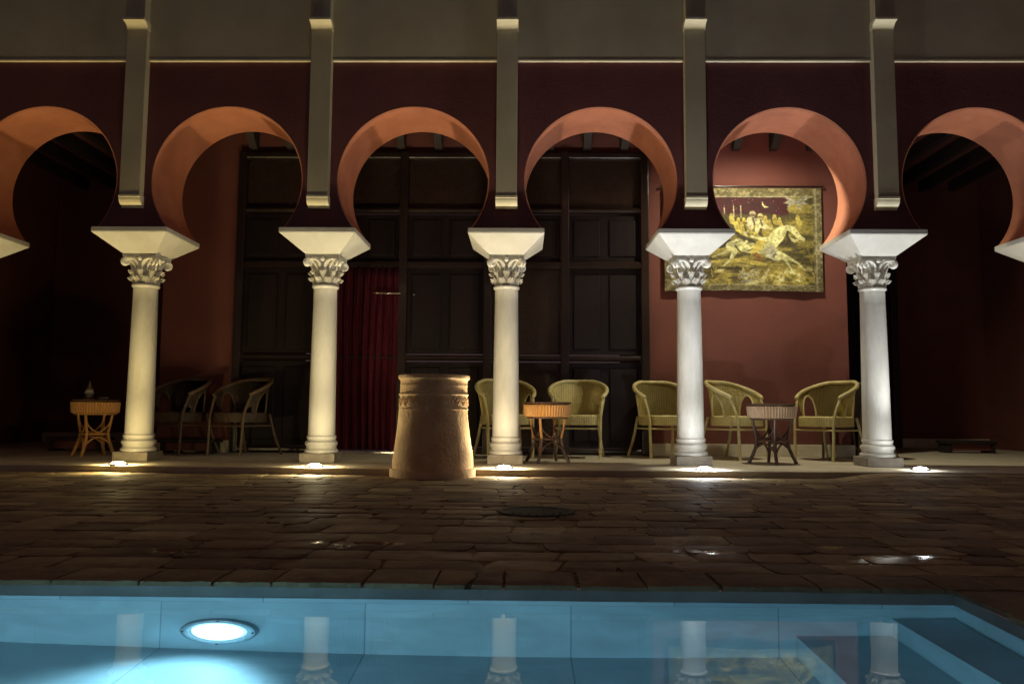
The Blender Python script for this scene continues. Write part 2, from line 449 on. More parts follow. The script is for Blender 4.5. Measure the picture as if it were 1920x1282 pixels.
    mrx = N.new('ShaderNodeMix'); L.new(acc, mrx.inputs[0]); L.new(mr.outputs[0], mrx.inputs[2]); mrx.inputs[3].default_value = .10
    L.new(mrx.outputs[0], p.inputs['Roughness'])
    bst = N.new('ShaderNodeMapRange'); bst.inputs['To Min'].default_value = .8; bst.inputs['To Max'].default_value = .12; L.new(acc, bst.inputs['Value'])
    # bump
    iv = N.new('ShaderNodeMath'); iv.operation = 'MULTIPLY_ADD'; iv.inputs[1].default_value = -1; iv.inputs[2].default_value = 1; L.new(bk.outputs['Fac'], iv.inputs[0])
    sepc = N.new('ShaderNodeSeparateColor'); L.new(bk.outputs['Color'], sepc.inputs[0])
    hb = N.new('ShaderNodeMath'); hb.operation = 'MULTIPLY_ADD'; hb.inputs[1].default_value = 3.0; L.new(sepc.outputs[0], hb.inputs[0]); L.new(iv.outputs[0], hb.inputs[2]); iv = hb
    mm = N.new('ShaderNodeMath'); mm.operation = 'MULTIPLY_ADD'; mm.inputs[1].default_value = 1.3; L.new(n2.outputs['Fac'], mm.inputs[0]); L.new(iv.outputs[0], mm.inputs[2])
    b = N.new('ShaderNodeBump'); b.inputs['Distance'].default_value = .016; L.new(bst.outputs[0], b.inputs['Strength'])
    L.new(mm.outputs[0], b.inputs['Height']); L.new(b.outputs[0], p.inputs['Normal'])
paving(GM)
# ground as one sheet with a hole for the pool
from mathutils import noise as mnoise
bm = BM()
xs = sorted(set([-60, -30, -15, -9] + [round(-7 + .1 * k, 3) for k in range(141)] + [9, 15, 30, 60] + [PX0, PX1]))
ys = sorted(set([-60, -30, -15, -10] + [round(-9 + .1 * k, 3) for k in range(101)] + [4, 15, 40, 60] + [PYF, PYN]))
ys = [y for y in ys if y <= PYF - 1e-9] + [PYF] + [y for y in ys if y > PYF + 1e-9]
grid = {}
def gp(x, y):
    k = (x, y)
    if k not in grid:
        xx = x
        if PYN - 1e-6 <= y <= PYF + 1e-6 and abs(x - PX1) < 1e-6: xx = pool_right(y)
        zz = ground_z(x, y)
        if abs(x) < 8 and -9 < y < -.7: zz += (mnoise.noise(Vector((x * 1.3, y * 1.3, 0))) * .006)
        if -1.0 < y and x < 3.4: zz = min(zz, ZG) if x < 2.6 else zz
        zz -= .0065
        if y > .5: zz = -.09
        grid[k] = bm.verts.new((xx, y, zz))
    return grid[k]
for i in range(len(xs) - 1):
    for j in range(len(ys) - 1):
        xm = (xs[i] + xs[i + 1]) / 2; ym = (ys[j] + ys[j + 1]) / 2
        if PX0 - .001 < xm < PX1 + .001 and PYN < ym < PYF: continue
        bm.faces.new((gp(xs[i], ys[j]), gp(xs[i + 1], ys[j]), gp(xs[i + 1], ys[j + 1]), gp(xs[i], ys[j + 1])))
tag(obj('courtyard_ground', bm, GM, smooth='all'), kind='structure')

# coping : individual worn slabs joined to one edging round the pool
CM = bpy.data.materials.new('coping_stone'); CM.use_nodes = True
paving(CM, (9, 9))
cN = CM.node_tree.nodes
bm = BM()
def slab(x0, x1, y0, y1, z0, z1):
    nx = max(2, int((x1 - x0) / .035)); ny = max(2, int((y1 - y0) / .035))
    vs = {}
    def v(i, j, t):
        k = (i, j, t)
        if k not in vs:
            x = x0 + (x1 - x0) * i / nx; y = y0 + (y1 - y0) * j / ny
            n_ = mnoise.noise(Vector((x * 9, y * 9, 3.1))); n2 = mnoise.noise(Vector((x * 23, y * 23, 8)))
            z = (z1 + n2 * .0025) if t else z0
            ed = (i in (0, nx)) or (j in (0, ny))
            if ed:
                y += n_ * .006 + n2 * .006; x += n2 * .004
                if t: z -= .003 + .003 * abs(n_)
            vs[k] = bm.verts.new((x, y, z))
        return vs[k]
    for t in (0, 1):
        for i in range(nx):
            for j in range(ny):
                bm.faces.new((v(i, j, t), v(i + 1, j, t), v(i + 1, j + 1, t), v(i, j + 1, t)))
    for i in range(nx):
        for j in (0, ny): bm.faces.new((v(i, j, 0), v(i + 1, j, 0), v(i + 1, j, 1), v(i, j, 1)))
    for j in range(ny):
        for i in (0, nx): bm.faces.new((v(i, j, 0), v(i, j + 1, 0), v(i, j + 1, 1), v(i, j, 1)))
x = PX0
while x < PX1 + .3:
    w = random.uniform(.17, .30); d = random.uniform(.17, .21)
    slab(x, x + w - random.uniform(.006, .014), PYF - .006 + random.uniform(-.004, .004), PYF + d, ZG - .011, ZG + .006 + random.uniform(-.001, .002))
    x += w
y = PYF - .02
while y > PYN:
    w = random.uniform(.18, .30)
    xr = pool_right(y)
    slab(xr - .008, xr + .2, y - w + .010, y, ZG - .011, ZG + .006 + random.uniform(-.001, .002))
    y -= w
tag(obj('pool_coping', bm, CM, smooth=True), kind='structure')

# worn paving slabs laid in the courtyard
def paving_slabs():
    rng = random.Random(11)
    verts, faces, tone = [], [], []
    def one(x0, x1, y0, y1):
        nx, ny = 6, 4
        cxm, cym = (x0 + x1) / 2, (y0 + y1) / 2
        tx, ty, h, tn = rng.gauss(0, .004), rng.gauss(0, .005), rng.gauss(0, .0009), rng.random()
        sk = rng.uniform(-.035, .035); ph = rng.random() * 99
        base = len(verts)
        def P(u, v):
            x = x0 + (x1 - x0) * u; y = y0 + (y1 - y0) * v
            e = 2.0 * max(abs(u - .5), abs(v - .5))
            n1 = mnoise.noise(Vector((x * 7 + ph, y * 7, ph))); n2 = mnoise.noise(Vector((x * 19, y * 19 + ph, 2)))
            k = max(0, e - .6) / .4
            x += sk * (v - .5) + (n1 * .007 + n2 * .003) * k; y += (n2 * .004 + n1 * .005) * k
            c = abs(2 * u - 1) ** 6 * abs(2 * v - 1) ** 6 * .012
            x += -math.copysign(c, u - .5); y += -math.copysign(c, v - .5)
            z = ground_z(x, y) + h + tx * (x - cxm) + ty * (y - cym) + n1 * .0016 + n2 * .0009 - .0018 * max(0, e - .8) / .2
            return (x, y, z)
        for j in range(ny + 1):
            for i in range(nx + 1):
                u = [0, .05, .25, .5, .75, .95, 1][i]; v = [0, .07, .5, .93, 1][j]
                verts.append(P(u, v)); tone.append(tn)
        for j in range(ny):
            for i in range(nx):
                a = base + j * (nx + 1) + i; faces.append((a, a + 1, a + nx + 2, a + nx + 1))
        loop = [base + i for i in range(nx + 1)] + [base + j * (nx + 1) + nx for j in range(1, ny + 1)] + [base + ny * (nx + 1) + i for i in range(nx - 1, -1, -1)] + [base + j * (nx + 1) for j in range(ny - 1, 0, -1)]
        b2 = len(verts)
        for q in loop:
            v = verts[q]; verts.append((v[0], v[1], v[2] - .022)); tone.append(tn)
        m_ = len(loop)
        for k in range(m_): faces.append((loop[k], b2 + k, b2 + (k + 1) % m_, loop[(k + 1) % m_]))
    y = PYF + .215
    while y < -.30:
        h = rng.uniform(.15, .24); x = -8 + rng.uniform(0, .3)
        while x < 8:
            w_ = rng.uniform(.17, .38); g = rng.uniform(.003, .008)
            ym = y + h
            lim = min(platform_edge(x), platform_edge(x + w_)) - .012
            if x > 3.0: lim = -.41
            y1 = min(ym - g, lim)
            if y1 - y > .04: one(x, x + w_ - g, y, y1)
            x += w_
        y += h
    y = PYF + .20
    while y > -8:
        h = rng.uniform(.2, .3); x = pool_right(y) + .225
        while x < 7:
            w_ = rng.uniform(.24, .48); one(x, x + w_ - .012, y - h, y - .012); x += w_
        y -= h
    me = bpy.data.meshes.new('paving_slabs'); me.from_pydata(verts, [], faces)
    at = me.color_attributes.new('tone', 'FLOAT_COLOR', 'POINT')
    cc = np.ones((len(verts), 4), dtype=np.float32); t_ = np.array(tone, dtype=np.float32)
    for q in range(3): cc[:, q] = t_
    at.data.foreach_set('color', cc.ravel())
    for p_ in me.polygons: p_.use_smooth = True
    me.set_sharp_from_angle(angle=math.radians(50))
    SM = bpy.data.materials.new('paving_stone'); SM.use_nodes = True; paving(SM, (9, 9)); me.materials.append(SM)
    N = SM.node_tree.nodes; L = SM.node_tree.links
    a_ = N.new('ShaderNodeAttribute'); a_.attribute_name = 'tone'
    rp = N.new('ShaderNodeValToRGB'); e = rp.color_ramp.elements
    e[0].position = 0; e[0].color = (.22, .165, .10, 1); e[1].position = 1; e[1].color = (.52, .44, .25, 1)
    e2 = e.new(.45); e2.color = (.30, .22, .13, 1); e3 = e.new(.75); e3.color = (.38, .31, .18, 1)
    L.new(a_.outputs['Color'], rp.inputs[0])
    mx = [n for n in N if n.bl_idname == 'ShaderNodeMix' and n.data_type == 'RGBA'][0]
    L.new(rp.outputs[0], mx.inputs[6])
    bk = [n for n in N if n.bl_idname == 'ShaderNodeTexBrick'][0]
    for l in list(bk.outputs['Fac'].links) + list(bk.outputs['Color'].links): L.remove(l)
    o = bpy.data.objects.new('paving_slabs', me); COL.objects.link(o); tag(o, kind='structure')
paving_slabs()

# ------------------------------------------------------------------ POOL
PM = bpy.data.materials.new('pool_marble'); PM.use_nodes = True
nt = PM.node_tree; N = nt.nodes; L = nt.links; p = N['Principled BSDF']; p.inputs['Roughness'].default_value = .45
tc = N.new('ShaderNodeTexCoord')
sep = N.new('ShaderNodeSeparateXYZ'); L.new(tc.outputs['Object'], sep.inputs[0])
cmb = N.new('ShaderNodeCombineXYZ'); L.new(sep.outputs[0], cmb.inputs[0]); a_ = N.new('ShaderNodeMath'); a_.operation = 'ADD'
L.new(sep.outputs[1], a_.inputs[0]); L.new(sep.outputs[2], a_.inputs[1]); L.new(a_.outputs[0], cmb.inputs[1])
bk = N.new('ShaderNodeTexBrick'); bk.inputs['Scale'].default_value = 1; bk.inputs['Brick Width'].default_value = .61; bk.inputs['Row Height'].default_value = .92
bk.inputs['Mortar Size'].default_value = .0022; bk.inputs['Mortar Smooth'].default_value = .3
bk.inputs['Color1'].default_value = (.44, .62, .68, 1); bk.inputs['Color2'].default_value = (.58, .75, .79, 1); bk.inputs['Mortar'].default_value = (.26, .38, .43, 1)
L.new(cmb.outputs[0], bk.inputs['Vector'])
n2 = N.new('ShaderNodeTexNoise'); n2.inputs['Scale'].default_value = 3.2; n2.inputs['Detail'].default_value = 8; n2.inputs['Distortion'].default_value = 1.5
L.new(tc.outputs['Object'], n2.inputs['Vector'])
rp = N.new('ShaderNodeValToRGB'); rp.color_ramp.elements[0].position = .35; rp.color_ramp.elements[1].position = .7
rp.color_ramp.elements[0].color = (.8, .8, .8, 1); rp.color_ramp.elements[1].color = (1, 1, 1, 1); L.new(n2.outputs['Fac'], rp.inputs[0])
mx = N.new('ShaderNodeMix'); mx.data_type = 'RGBA'; mx.blend_type = 'MULTIPLY'; mx.inputs[0].default_value = 1
L.new(bk.outputs['Color'], mx.inputs[6]); L.new(rp.outputs[0], mx.inputs[7]); L.new(mx.outputs[2], p.inputs['Base Color'])
ZW = -.097; ZB = ZW - .515
bm = BM()
def quad(bm, *pts): return bm.faces.new([bm.verts.new(p) for p in pts])
xr0, xr1 = pool_right(PYF), pool_right(PYN)
quad(bm, (PX0, PYF, ZB), (xr0, PYF, ZB), (xr0, PYF, ZW + .002), (PX0, PYF, ZW + .002))
quad(bm, (PX0, PYN, ZB), (xr1, PYN, ZB), (xr1, PYN, ZG - .002), (PX0, PYN, ZG - .002))
quad(bm, (xr0, PYF, ZB), (xr1, PYN, ZB), (xr1, PYN, ZW + .002), (xr0, PYF, ZW + .002))
quad(bm, (PX0, PYF, ZB), (PX0, PYN, ZB), (PX0, PYN, ZG - .002), (PX0, PYF, ZG - .002))
tag(obj('pool_wall', bm, PM), kind='structure')
RM = mat('grey_rim_marble', (.34, .33, .30), .5, (.22, .215, .20), 4, .15, 40)
bm = BM()
quad(bm, (PX0, PYF + .001, ZW + .0015), (xr0 + .001, PYF + .001, ZW + .0015), (xr0 + .001, PYF + .001, ZG - .0115), (PX0, PYF + .001, ZG - .0115))
quad(bm, (xr0 + .001, PYF + .001, ZW + .0015), (xr1 + .001, PYN, ZW + .0015), (xr1 + .001, PYN, ZG - .0115), (xr0 + .001, PYF + .001, ZG - .0115))
tag(obj('pool_rim', bm, RM), kind='structure')
bm = BM(); quad(bm, (PX0, PYF, ZB), (xr0, PYF, ZB), (xr1, PYN, ZB), (PX0, PYN, ZB)); tag(obj('pool_floor', bm, PM), kind='structure')
st = empty('pool_steps', (1.2, PYF - .5, ZB), 0, 'pale blue marble steps under the water in the right corner of the pool', 'steps')
for (xa, zz) in ((1.245, ZW - .155), (.965, ZW - .335)):
    bm = BM()
    za = ZB + .001 if True else 0
    xb = 1.9 if xa > 1.2 else None
    pts = []
    y0, y1 = PYF - .001, -7.0
    if xa > 1.2: ra0, ra1 = pool_right(y0) - .002, pool_right(y1) - .002
    else: ra0 = ra1 = 1.2435
    V = [bm.verts.new(v) for v in ((xa, y0, za), (ra0, y0, za), (ra1, y1, za), (xa, y1, za), (xa, y0, zz), (ra0, y0, zz), (ra1, y1, zz), (xa, y1, zz))]
    for f in ((0, 1, 2, 3), (4, 5, 6, 7), (0, 1, 5, 4), (1, 2, 6, 5), (2, 3, 7, 6), (3, 0, 4, 7)): bm.faces.new([V[i] for i in f])
    o = obj('step', bm, PM, st); o.location = -Vector(st.location)
WM = bpy.data.materials.new('pool_water'); WM.use_nodes = True
nt = WM.node_tree; N = nt.nodes; L = nt.links; N.remove(N['Principled BSDF'])
g = N.new('ShaderNodeBsdfGlass'); g.inputs['IOR'].default_value = 1.33; g.inputs['Roughness'].default_value = 0.0; g.inputs['Color'].default_value = (.93, .98, 1, 1)
L.new(g.outputs[0], N['Material Output'].inputs['Surface'])
tc = N.new('ShaderNodeTexCoord'); nz = N.new('ShaderNodeTexNoise'); nz.inputs['Scale'].default_value = 2.2; nz.inputs['Detail'].default_value = 2
L.new(tc.outputs['Object'], nz.inputs['Vector']); b = N.new('ShaderNodeBump'); b.inputs['Strength'].default_value = .04; b.inputs['Distance'].default_value = .02
L.new(nz.outputs['Fac'], b.inputs['Height']); L.new(b.outputs[0], g.inputs['Normal'])
bm = BM(); quad(bm, (PX0, PYF - .0005, ZW), (xr0, PYF - .0005, ZW), (xr1, PYN, ZW), (PX0, PYN, ZW))
pw = tag(obj('pool_water', bm, WM), kind='structure')
if pw.data.polygons[0].normal.z < 0: pw.data.flip_normals()

# pool lamp in the far wall
pl = empty('pool_lamp', (-.735, PYF - .001, ZW - .338), 0, 'round glowing underwater lamp in a steel ring on the pool wall', 'pool light')
def ydisc(bm, prof, n=48):
    rings = [[bm.verts.new((r * math.cos(2 * PI * k / n), y, r * math.sin(2 * PI * k / n))) for k in range(n)] for r, y in prof]
    for i in range(len(rings) - 1):
        for k in range(n): bm.faces.new((rings[i][k], rings[i][(k + 1) % n], rings[i + 1][(k + 1) % n], rings[i + 1][k]))
    bm.faces.new(rings[-1])
bm = BM()
ring = [(.116, 0), (.116, -.014), (.111, -.022), (.098, -.026), (.089, -.024), (.084, -.012)]
rings = [[bm.verts.new((r * math.cos(2 * PI * k / 48), y, r * math.sin(2 * PI * k / 48))) for k in range(48)] for r, y in ring]
for i in range(len(rings) - 1):
    for k in range(48): bm.faces.new((rings[i][k], rings[i][(k + 1) % 48], rings[i + 1][(k + 1) % 48], rings[i + 1][k]))
obj('steel_ring', bm, mat('pool_ring_metal', (.35, .42, .45), .35, metal=.7), pl, True)
bm = BM()
for a in (0.0,):
    bmesh.ops.create_uvsphere(bm, u_segments=8, v_segments=6, radius=.005, matrix=Matrix.Translation((.104 * math.cos(a), -.024, .104 * math.sin(a))))
s0 = obj('screw', bm, M['rubber'], pl)
for a in (PI * .5, PI, PI * 1.5):
    s1 = s0.copy(); COL.objects.link(s1); s1.parent = pl; s1.rotation_euler = (0, a, 0)
LM = mat('pool_lamp_lens', (.8, .9, .95), .3, emit=(.45, .82, 1.0), estr=30)
nt = LM.node_tree; N = nt.nodes; L = nt.links
tc = N.new('ShaderNodeTexCoord'); le = N.new('ShaderNodeVectorMath'); le.operation = 'LENGTH'; L.new(tc.outputs['Object'], le.inputs[0])
mr = N.new('ShaderNodeMapRange'); mr.inputs['From Min'].default_value = .035; mr.inputs['From Max'].default_value = .088
mr.inputs['To Min'].default_value = 15; mr.inputs['To Max'].default_value = 1.0; mr.interpolation_type = 'SMOOTHSTEP'
L.new(le.outputs['Value'], mr.inputs['Value']); L.new(mr.outputs[0], N['Principled BSDF'].inputs['Emission Strength'])
bm = BM(); ydisc(bm, [(.083, -.010), (.078, -.020), (.056, -.027), (.03, -.030)])
obj('lens', bm, LM, pl, True)
PLS = pl

# drain cover
dr = empty('drain_cover', (.23, -2.72, ZG + .004), 0, 'dark round iron drain cover sunk in the courtyard paving', 'drain cover')
bm = BM(); lathe(bm, [(0, .20), (.002, .20), (.003, .195), (.003, .17), (.001, .165)], 40); obj('cover_plate', bm, M['rubber'], dr)
bm = BM()
for k in range(-3, 4):
    h = math.sqrt(max(.0, .15 ** 2 - (k * .04) ** 2)); box(bm, k * .04 - .006, k * .04 + .006, -h, h, .0015, .004)
obj('grate_bars', bm, M['metal'] if False else M['rubber'], dr)

# ------------------------------------------------------------------ GALLERY SHELL
YB = 1.80
def wall_thing(x0, x1, label, y0=YB, ztop=3.7795, skirt=None):  # noqa
    w = empty('gallery_wall', ((x0 + x1) / 2, y0, 0), 0, label, 'wall')
    bm = BM(); hw = (x1 - x0) / 2; box(bm, -hw, hw, 0, .25, 0.0005, ztop, .006); obj('plaster', bm, M['inred'], w)
    bm = BM(); box(bm, -hw - .03, hw + .03, -.022, -.001, .001, .13, .004); obj('skirting', bm, M['skirt'], w)
    if y0 < 2:
        bm = BM(); box(bm, -hw, -hw + .25, .2505, 2.499, .0005, ztop); box(bm, hw - .25, hw, .2505, 2.499, .0005, ztop); obj('return_wall', bm, M['inred'], w)
    return w
wall_thing(1.515, 3.71, 'terracotta plaster wall section behind the chairs where the tapestry hangs')
wall_thing(-3.86, -3.03, 'dark red plaster wall section left of the wooden screen')
w = wall_thing(-6.6, -3.0, 'deep red back wall in the dark recess at the far left', 4.3)
w = wall_thing(3.3, 6.8, 'deep red back wall in the dark recess at the far right', 4.3)
# dark door in the right recess
dt = empty('recess_door', (4.75, 4.27, 0), 0, 'dark panelled door in the right recess behind the last column', 'door')
bm = BM(); box(bm, -.55, .55, -.04, 0.02, .001, 2.6, .01); obj('door_leaf', bm, M['panel'], dt)
for xx in (-.6, .6):
    bm = BM(); box(bm, xx - .05, xx + .05, -.06, .025, .001, 2.7, .006); obj('door_jamb', bm, M['wood'], dt)
for a, b in ((.25, 1.1), (1.25, 2.4)):
    for s in (-1, 1):
        bm = BM(); box(bm, s * .27 - .18, s * .27 + .18, -.058, -.041, a, b, .008); obj('door_panel', bm, M['panel'], dt)
# end walls so the gallery is closed
for xx, lb in ((-6.75, 'red end wall closing the gallery on the far left'), (6.75, 'red end wall closing the gallery on the far right')):
    w = empty('end_wall', (xx, 2.2, 0), 0, lb, 'wall')
    bm = BM(); box(bm, -.12, .12, -1.5, 2.4, .0005, 3.7795); obj('plaster', bm, M['inred'], w)
# ceiling
ce = empty('gallery_ceiling', (0, 2.2, 3.78), 0, 'plaster gallery ceiling with dark wooden joists above the screen', 'ceiling')
bm = BM(); box(bm, -6.85, 6.85, -1.54, 2.4, .0, .15); obj('ceiling_slab', bm, M['inred'], ce)
k = -6.2
while k < 6.3:
    bm = BM(); box(bm, k - .045, k + .045, -1.535, 2.09, -.15, -.001, .006); obj('joist', bm, M['beam'], ce); k += .415
bm = BM(); box(bm, -3.03, 1.52, -.395, -.20, 3.365 - 3.78, -.152, .0); 
# plaster frieze above the screen
o = obj('frieze', bm, M['inred'], ce)

k = -2.88
while k < 3.6:
    bm = BM()
    prism_x(bm, k - .042, k + .042, [(-.405, -.16), (-.405, -.40), (-.47, -.395), (-.56, -.33), (-.62, -.25), (-.70, -.22), (-.72, -.16)])
    o = obj('beam_bracket', bm, M['beam'], ce); k += .2075 * 2
# ------------------------------------------------------------------ WOODEN SCREEN
scr = empty('wooden_screen', (0, YB, 0), 0, 'tall dark wooden screen of panels and lattices across the back of the gallery', 'screen')
XS = [-2.995, -2.06, -1.18, -.24, .61, 1.49]
ZR = [.04, 1.045, 2.075, 2.69, 3.31]
def rail(z, h=.07, x0=-2.995, x1=1.49, name='rail'):
    bm = BM()
    prism_x(bm, x0, x1, [(-.045, z - h / 2 + .012), (-.052, z - h / 2 + .02), (-.052, z + h / 2 - .02), (-.035, z + h / 2), (.045, z + h / 2), (.045, z - h / 2), (-.02, z - h / 2)])
    obj(name, bm, M['wood'], scr)
for j, z in enumerate(ZR):
    for i in range(5):
        if i == 1 and j == 0: continue
        rail(z, .085 if j in (2, 4) else .06, XS[i] + .0455, XS[i + 1] - .0455)
for i, x in enumerate(XS):
    bm = BM(); box(bm, x - .045, x + .045, -.06, .05, .001, 3.355, .010); obj('mullion', bm, M['wood'], scr)
def panel(i, j, kind):
    x0, x1 = XS[i] + .046, XS[i + 1] - .046; z0, z1 = ZR[j] + .044, ZR[j + 1] - .044
    if kind == 'plain':
        bm = BM(); box(bm, x0, x1, .0, .012, z0, z1); o = obj('panel', bm, M['panel'], scr)
        nx = 1 if (x1 - x0) < .5 else 2
        for a in range(nx):
            xa = x0 + (x1 - x0) * a / nx; xb = x0 + (x1 - x0) * (a + 1) / nx
            bm = BM(); box(bm, xa + .05, xb - .05, -.014, -.0005, z0 + .06, z1 - .06, .010); obj('raised_field', bm, M['panel'], o)
    else:
        bm = BM(); box(bm, x0, x1, .035, .045, z0, z1); o = obj('panel', bm, M['panel'], scr)
        bm = BM(); sp = .032; w = .0055; hx, hz = x1 - x0, z1 - z0
        for s in (-1, 1):
            c = -hz if s > 0 else 0
            while c < (hx if s > 0 else hx + hz):
                # line x = c + s*z
                pts = []
                if s > 0: za, zb = max(0, -c), min(hz, hx - c)
                else: za, zb = max(0, c - hx), min(hz, c)
                if zb - za > .02:
                    d = w * .7; y = (.006 if s > 0 else .0145)
                    A = (x0 + c + s * za, z0 + za); B = (x0 + c + s * zb, z0 + zb)
                    n_ = (d, -s * d)
                    for (yy0, yy1) in ((y, y + .008),):
                        v = [bm.verts.new((A[0] + sx * n_[0], yv, A[1] + sx * n_[1])) for yv in (yy0, yy1) for sx in (-1, 1)] + \
                            [bm.verts.new((B[0] + sx * n_[0], yv, B[1] + sx * n_[1])) for yv in (yy0, yy1) for sx in (-1, 1)]
                        for f in ((0, 1, 5, 4), (2, 6, 7, 3), (0, 4, 6, 2), (1, 3, 7, 5)): bm.faces.new([v[q] for q in f])
                c += sp
        obj('lattice', bm, M['lattice'], o)
for i in range(5): panel(i, 3, 'lat')
for i in range(5): panel(i, 2, 'plain')
panel(0, 1, 'plain'); panel(0, 0, 'plain'); panel(2, 1, 'plain'); panel(2, 0, 'plain')
panel(3, 1, 'lat'); panel(3, 0, 'lat'); panel(4, 1, 'plain'); panel(4, 0, 'plain')
# steel bar and ball standing in for reflection streaks; threshold of the doorway
bm = BM(); tube(bm, [(-1.20, -.10, 1.742), (-1.215, -.115, 1.742), (-1.47, -.115, 1.742), (-1.485, -.10, 1.742)], .010, 10)
obj('glint_bar', bm, M['metal'], scr, True)
bm = BM(); bmesh.ops.create_uvsphere(bm, u_segments=12, v_segments=8, radius=.017, matrix=Matrix.Translation((-1.055, -.032, 1.742))); obj('glint_ball', bm, M['metal'], scr, True)
bm = BM(); box(bm, -2.02, -1.225, -.10, .05, .001, .028, .005); obj('threshold', bm, M['metal'], scr)
# curtain
bm = BM()
grid = []
nx = 150
for k in range(14):
    f = k / 13; z = .045 + f * 2.005
    row = []
    for i in range(nx + 1):
        u = i / nx; x = -2.0 + u * .80 + .01 * math.sin(z * 2 + u * 5)
        y = .02 + .028 * math.sin(u * 58 + 1.2 * math.sin(u * 9) + .5 * math.sin(z * 1.7)) * (1 - .35 * f) + .014 * math.sin(u * 141 + z)
        row.append((x, y - .03 - .02 * (1 - f), z))
    grid.append(row)
sheet(bm, grid)
bmesh.ops.solidify(bm, geom=bm.faces, thickness=.004)
cu = obj('curtain', bm, M['curtain'], None, 'all'); cu.location = (0, YB - .03 + .0, 0)
tag(cu, 'dark red floor-length curtain hanging in the doorway of the wooden screen', 'curtain')

# ------------------------------------------------------------------ TAPESTRY (woven picture of riders, painted as colour cells)
def tapestry():
    W, H = 330, 218
    X0, X1, Z0, Z1 = 1.705, 3.44, 1.795, 2.945
    U, Vv = np.meshgrid(np.linspace(190, 1655, W), np.linspace(1055, 92, H))
    rng = np.random.default_rng(3)
    def fbm(sx, sy, oct=4, seed=0):
        r = np.zeros((H, W)); amp = 1; tot = 0; rg = np.random.default_rng(seed)
        for o in range(oct):
            gx, gy = int(W / sx * 2 ** o) + 3, int(H / sy * 2 ** o) + 3
            g_ = rg.random((gy, gx)); a = np.linspace(0, gx - 1.001, W); b_ = np.linspace(0, gy - 1.001, H)
            ia, ib = a.astype(int), b_.astype(int); fa, fb = a - ia, (b_ - ib)[:, None]
            fa = fa * fa * (3 - 2 * fa); fb = fb * fb * (3 - 2 * fb)
            v = (g_[np.ix_(ib, ia)] * (1 - fa) + g_[np.ix_(ib, ia + 1)] * fa) * (1 - fb) + (g_[np.ix_(ib + 1, ia)] * (1 - fa) + g_[np.ix_(ib + 1, ia + 1)] * fa) * fb
            r += amp * v; tot += amp; amp *= .55
        return r / tot
    dark = np.array([.05, .035, .02]); olive = np.array([.22, .19, .05]); gold = np.array([.50, .42, .12]); cream = np.array([.66, .62, .34])
    red = np.array([.085, .008, .018]); stone = np.array([.42, .40, .30]); rust = np.array([.30, .12, .05]); pale = np.array([.62, .55, .36])
    n1 = fbm(60, 16, 4, 1)[..., None]; n2 = fbm(26, 12, 4, 2)[..., None]; n3 = fbm(12, 9, 3, 5)[..., None]
    n1 = (n1 - n1.min()) / (n1.max() - n1.min()); n2 = (n2 - n2.min()) / (n2.max() - n2.min())
    C = dark * (1 - n1) + olive * n1
    k = np.clip((n1 - .45) * 4, 0, 1); C = C * (1 - k) + gold * .7 * k
    # meadow in the foreground
    low = np.clip((Vv - 800) / 80, 0, 1)[..., None]; k = np.clip((n2 - .42) * 5, 0, 1) * low; C = C * (1 - k) + gold * (.55 + .6 * n3) * k
    k = np.clip((n2 - .66) * 8, 0, 1) * low; C = C * (1 - k) + cream * .9 * k
    def paint(mask, col, a=1.0):
        nonlocal C
        m = (np.clip(mask, 0, 1) * a)[..., None]; C = C * (1 - m) + np.array(col) * m
    def cap(pts, rad, col, a=1.0, soft=5.0, tex=.25):
        d = np.full((H, W), 1e9)
        if not isinstance(rad, (list, tuple)): rad = [rad] * len(pts)
        for (x0, y0), (x1, y1), r0, r1 in zip(pts, pts[1:], rad, rad[1:]):
            dx, dy = x1 - x0, y1 - y0; l2 = dx * dx + dy * dy + 1e-9
            t = np.clip(((U - x0) * dx + (Vv - y0) * dy) / l2, 0, 1)
            d = np.minimum(d, np.hypot(U - x0 - t * dx, Vv - y0 - t * dy) - (r0 + (r1 - r0) * t))
        c = np.array(col)[None, None, :] * (1 - tex + 2 * tex * n3)
        m = np.clip(.5 - d / soft, 0, 1)[..., None] * a
        nonlocal C
        C = C * (1 - m) + c * m
    # night-red sky
    sky = np.clip((350 + 25 * (n2[..., 0] - .5) - Vv) / 20, 0, 1) * (U < 1320 + 60 * n2[..., 0])
    paint(sky, red)
    for _ in range(34):
        x, y = rng.uniform(250, 1290), rng.uniform(185, 330); cap([(x, y), (x + 2, y)], rng.uniform(2, 5), (.5, .3, .35) if rng.random() < .6 else (.2, .1, .4), .8, 3)
    cap([(1108, 222), (1112, 250), (1130, 268), (1160, 270)], [3, 7, 8, 3], cream, 1, 4)            # crescent
    for x, y0, y1 in ((838, 262, 360), (905, 262, 370), (750, 280, 330)): cap([(x, y0), (x + 2, y1)], 5, pale, .8, 4)   # minarets
    # palm leaves top right
    for (x, y, dx, dy) in ((1400, 215, -95, 15), (1400, 210, -70, -25), (1410, 210, 60, 35), (1430, 215, 110, -35), (1440, 225, 90, 15), (1400, 220, -60, 45), (1470, 205, 70, -30), (1440, 240, 20, 55)):
        cap([(x, y), (x + dx * .6, y + dy * .6), (x + dx, y + dy)], [16, 14, 4], stone * .85, .9, 6)
    # distant crowd of riders
    for (x, y, s) in ((815, 370, 1.1), (880, 400, .9), (930, 400, .8), (1130, 385, 1), (1215, 375, 1), (1260, 395, .8), (1430, 375, 1.0), (1170, 420, .9), (860, 440, 1.0)):
        cap([(x, y - 22 * s), (x + 3, y - 20 * s)], 14 * s, gold * 1.05, 1, 6)
        cap([(x, y), (x + 8 * s, y + 35 * s), (x + 30 * s, y + 55 * s)], [20 * s, 24 * s, 12 * s], gold * (.8 + .3 * rng.random()), 1, 6, .4)
